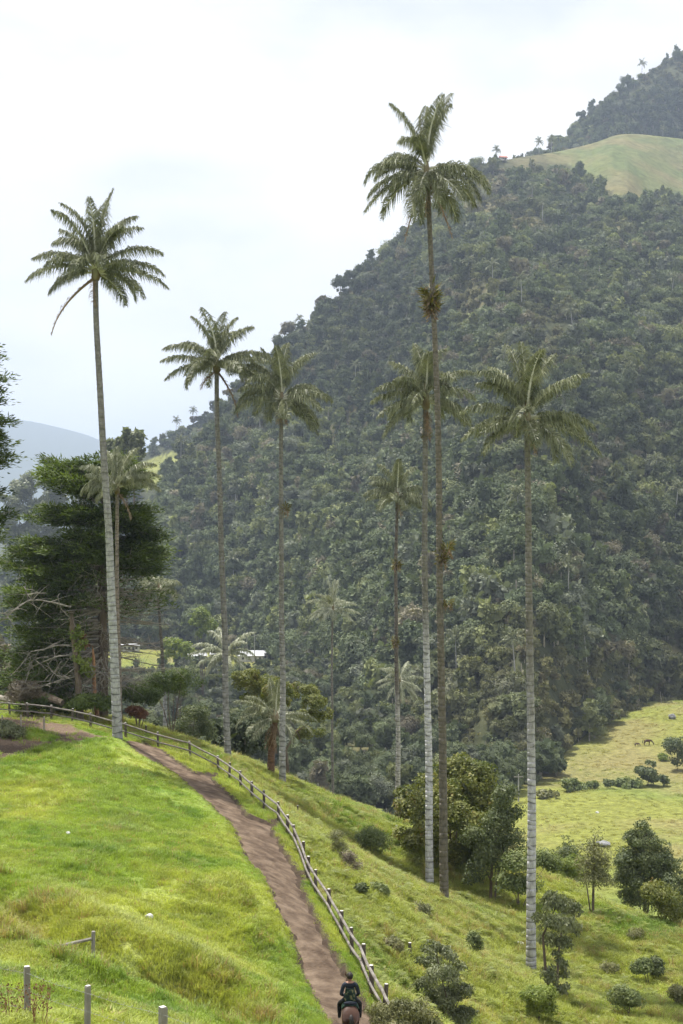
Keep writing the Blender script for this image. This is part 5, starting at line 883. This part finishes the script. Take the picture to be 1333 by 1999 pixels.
# rider, seated, looking slightly left
zb = 1.33 * .84 / .92; pr = empty('person', (hx, hD, hz_)); pr.rotation_euler = (0, 0, .04); pr.scale = (.92,) * 3; tag(pr, 'rider in a dark patterned jacket and black trousers seated on the bay horse', 'person')
V = [(0,-.02,zb+.1),(0,-.01,zb+.28),(0,.0,zb+.44),(0,.01,zb+.54),(0,.03,zb+.60),(0,.045,zb+.66),(0,.05,zb+.72),(0,.05,zb+.79),(0,.05,zb+.835),(0,.05,zb+.85)]; E = [(i, i+1) for i in range(9)]; rd = [(.175,.135),(.155,.115),(.18,.12),(.13,.09),(.06,.06),(.075,.085),(.092,.108),(.088,.105),(.055,.065),(.02,.02)]
for sx in (-1, 1):
    b = len(V); V += [(sx*.19,.0,zb+.5),(sx*.27,-.03,zb+.24),(sx*.2,.2,zb+.12),(sx*.13,.3,zb+.13)]; E += [(3,b),(b,b+1),(b+1,b+2),(b+2,b+3)]; rd += [.075,.055,.043,.032]
    h0 = len(V) - 1
    for q in range(4): b = len(V); V += [(sx*(.11-.012*q),.36+.0*q,zb+.165-.026*q),(sx*(.075-.012*q),.39,zb+.155-.026*q),(sx*(.06-.012*q),.365,zb+.145-.026*q)]; E += [(h0,b),(b,b+1),(b+1,b+2)]; rd += [.012,.010,.009]
    b = len(V); V += [(sx*.11,.31,zb+.19),(sx*.085,.35,zb+.2)]; E += [(h0,b),(b,b+1)]; rd += [.013,.010]
    b = len(V); V += [(sx*.14,.03,zb+.02),(sx*.31,.26,zb-.14),(sx*.31,.16,zb-.5),(sx*.32,.28,zb-.57)]; E += [(0,b),(b,b+1),(b+1,b+2),(b+2,b+3)]; rd += [.115,.085,.055,.045]
me = skin('body', V, E, rd, 2, 0)
for m_ in ('pattern', 'trouser', 'skin', 'jacket', 'pale_shoe'): me.materials.append(M[m_])
mi = []
for p in me.polygons:
    c = p.center; z = c.z - zb
    if z > .585: k_ = 2
    elif c.y > .27 and abs(c.x) < .24 and z > .02: k_ = 2
    elif z < -.52: k_ = 4
    elif z < .05: k_ = 1
    elif abs(c.x) > .17 or z > .42: k_ = 3
    else: k_ = 0
    mi.append(k_)
me.polygons.foreach_set('material_index', np.array(mi, np.int32)); obj('body', me, pr)
import bmesh
bm = bmesh.new(); bmesh.ops.create_icosphere(bm, subdivisions=3, radius=1)
for v in bm.verts:
    c = v.co.copy(); f_ = .72 if (c.y > .35 and c.z < .45) else 1.0; f_ *= 1 + .05 * math.sin(c.x * 19 + c.z * 13); v.co = Vector((c.x * .098 * f_, .03 + c.y * .122 * f_, zb + .755 + (c.z if c.z > 0 else c.z * .75) * .125))
hm_ = bpy.data.meshes.new('hair'); bm.to_mesh(hm_); bm.free(); hm_.materials.append(M['mane']); obj('hair', hm_, pr)
mb = MB(); mb.tube([(0,.135,zb+.75),(0,.162,zb+.715),(0,.138,zb+.705)], [.01,.016,.008], 6); mb.build('nose', M['skin'], pr)
for sx in (-1, 1):
    mb = MB(); mb.tube([(sx*.078,.05,zb+.69),(sx*.088,.045,zb+.725),(sx*.078,.05,zb+.755)], [.008,.016,.008], 6); mb.build('ear', M['skin'], pr)
    mb = MB(); mb.tube([(sx*.03-.008,.13,zb+.755),(sx*.03+.008,.13,zb+.755)], .008, 6); mb.build('eye', M['mane'], pr)
mb = MB(); mb.tube([(-.022,.135,zb+.675),(0,.142,zb+.673),(.022,.135,zb+.675)], .006, 5); mb.build('mouth', M['redbark'], pr)
# rucksack-like roll behind the rider's hip stays with the saddle
mb = MB(); mb.tube([(-.2,-.28,1.36),(0,-.3,1.38),(.2,-.28,1.36)], [.05,.06,.05], 8); mb.build('saddle_roll', M['jacket'], sad)
b = vpt(1263, 1456); horse('grazing_horse', 'dark brown horse grazing high in the far pasture', b, -1.5, 1.15, True); b = vpt(1243, 1458); horse('grazing_horse', 'smaller paler animal grazing left of the dark brown horse', b, -1.2, .7, True)

# ------------------------------------------------------------------ air
hz = MB(); hz.box((0, 5300, 280), (10000, 6500, 365)); ho = hz.build('haze', bpy.data.materials.new('haze_air'))
hm = ho.data.materials[0]; hm.use_nodes = True; ht = hm.node_tree; ht.nodes.remove(ht.nodes['Principled BSDF'])
pv = ht.nodes.new('ShaderNodeVolumePrincipled'); pv.inputs['Color'].default_value = (.66, .79, 1, 1); pv.inputs['Density'].default_value = HAZE; pv.inputs['Anisotropy'].default_value = .2
ht.links.new(pv.outputs[0], ht.nodes['Material Output'].inputs['Volume']); tag(ho, 'pale blue haze lying in the valley air', kind='stuff')
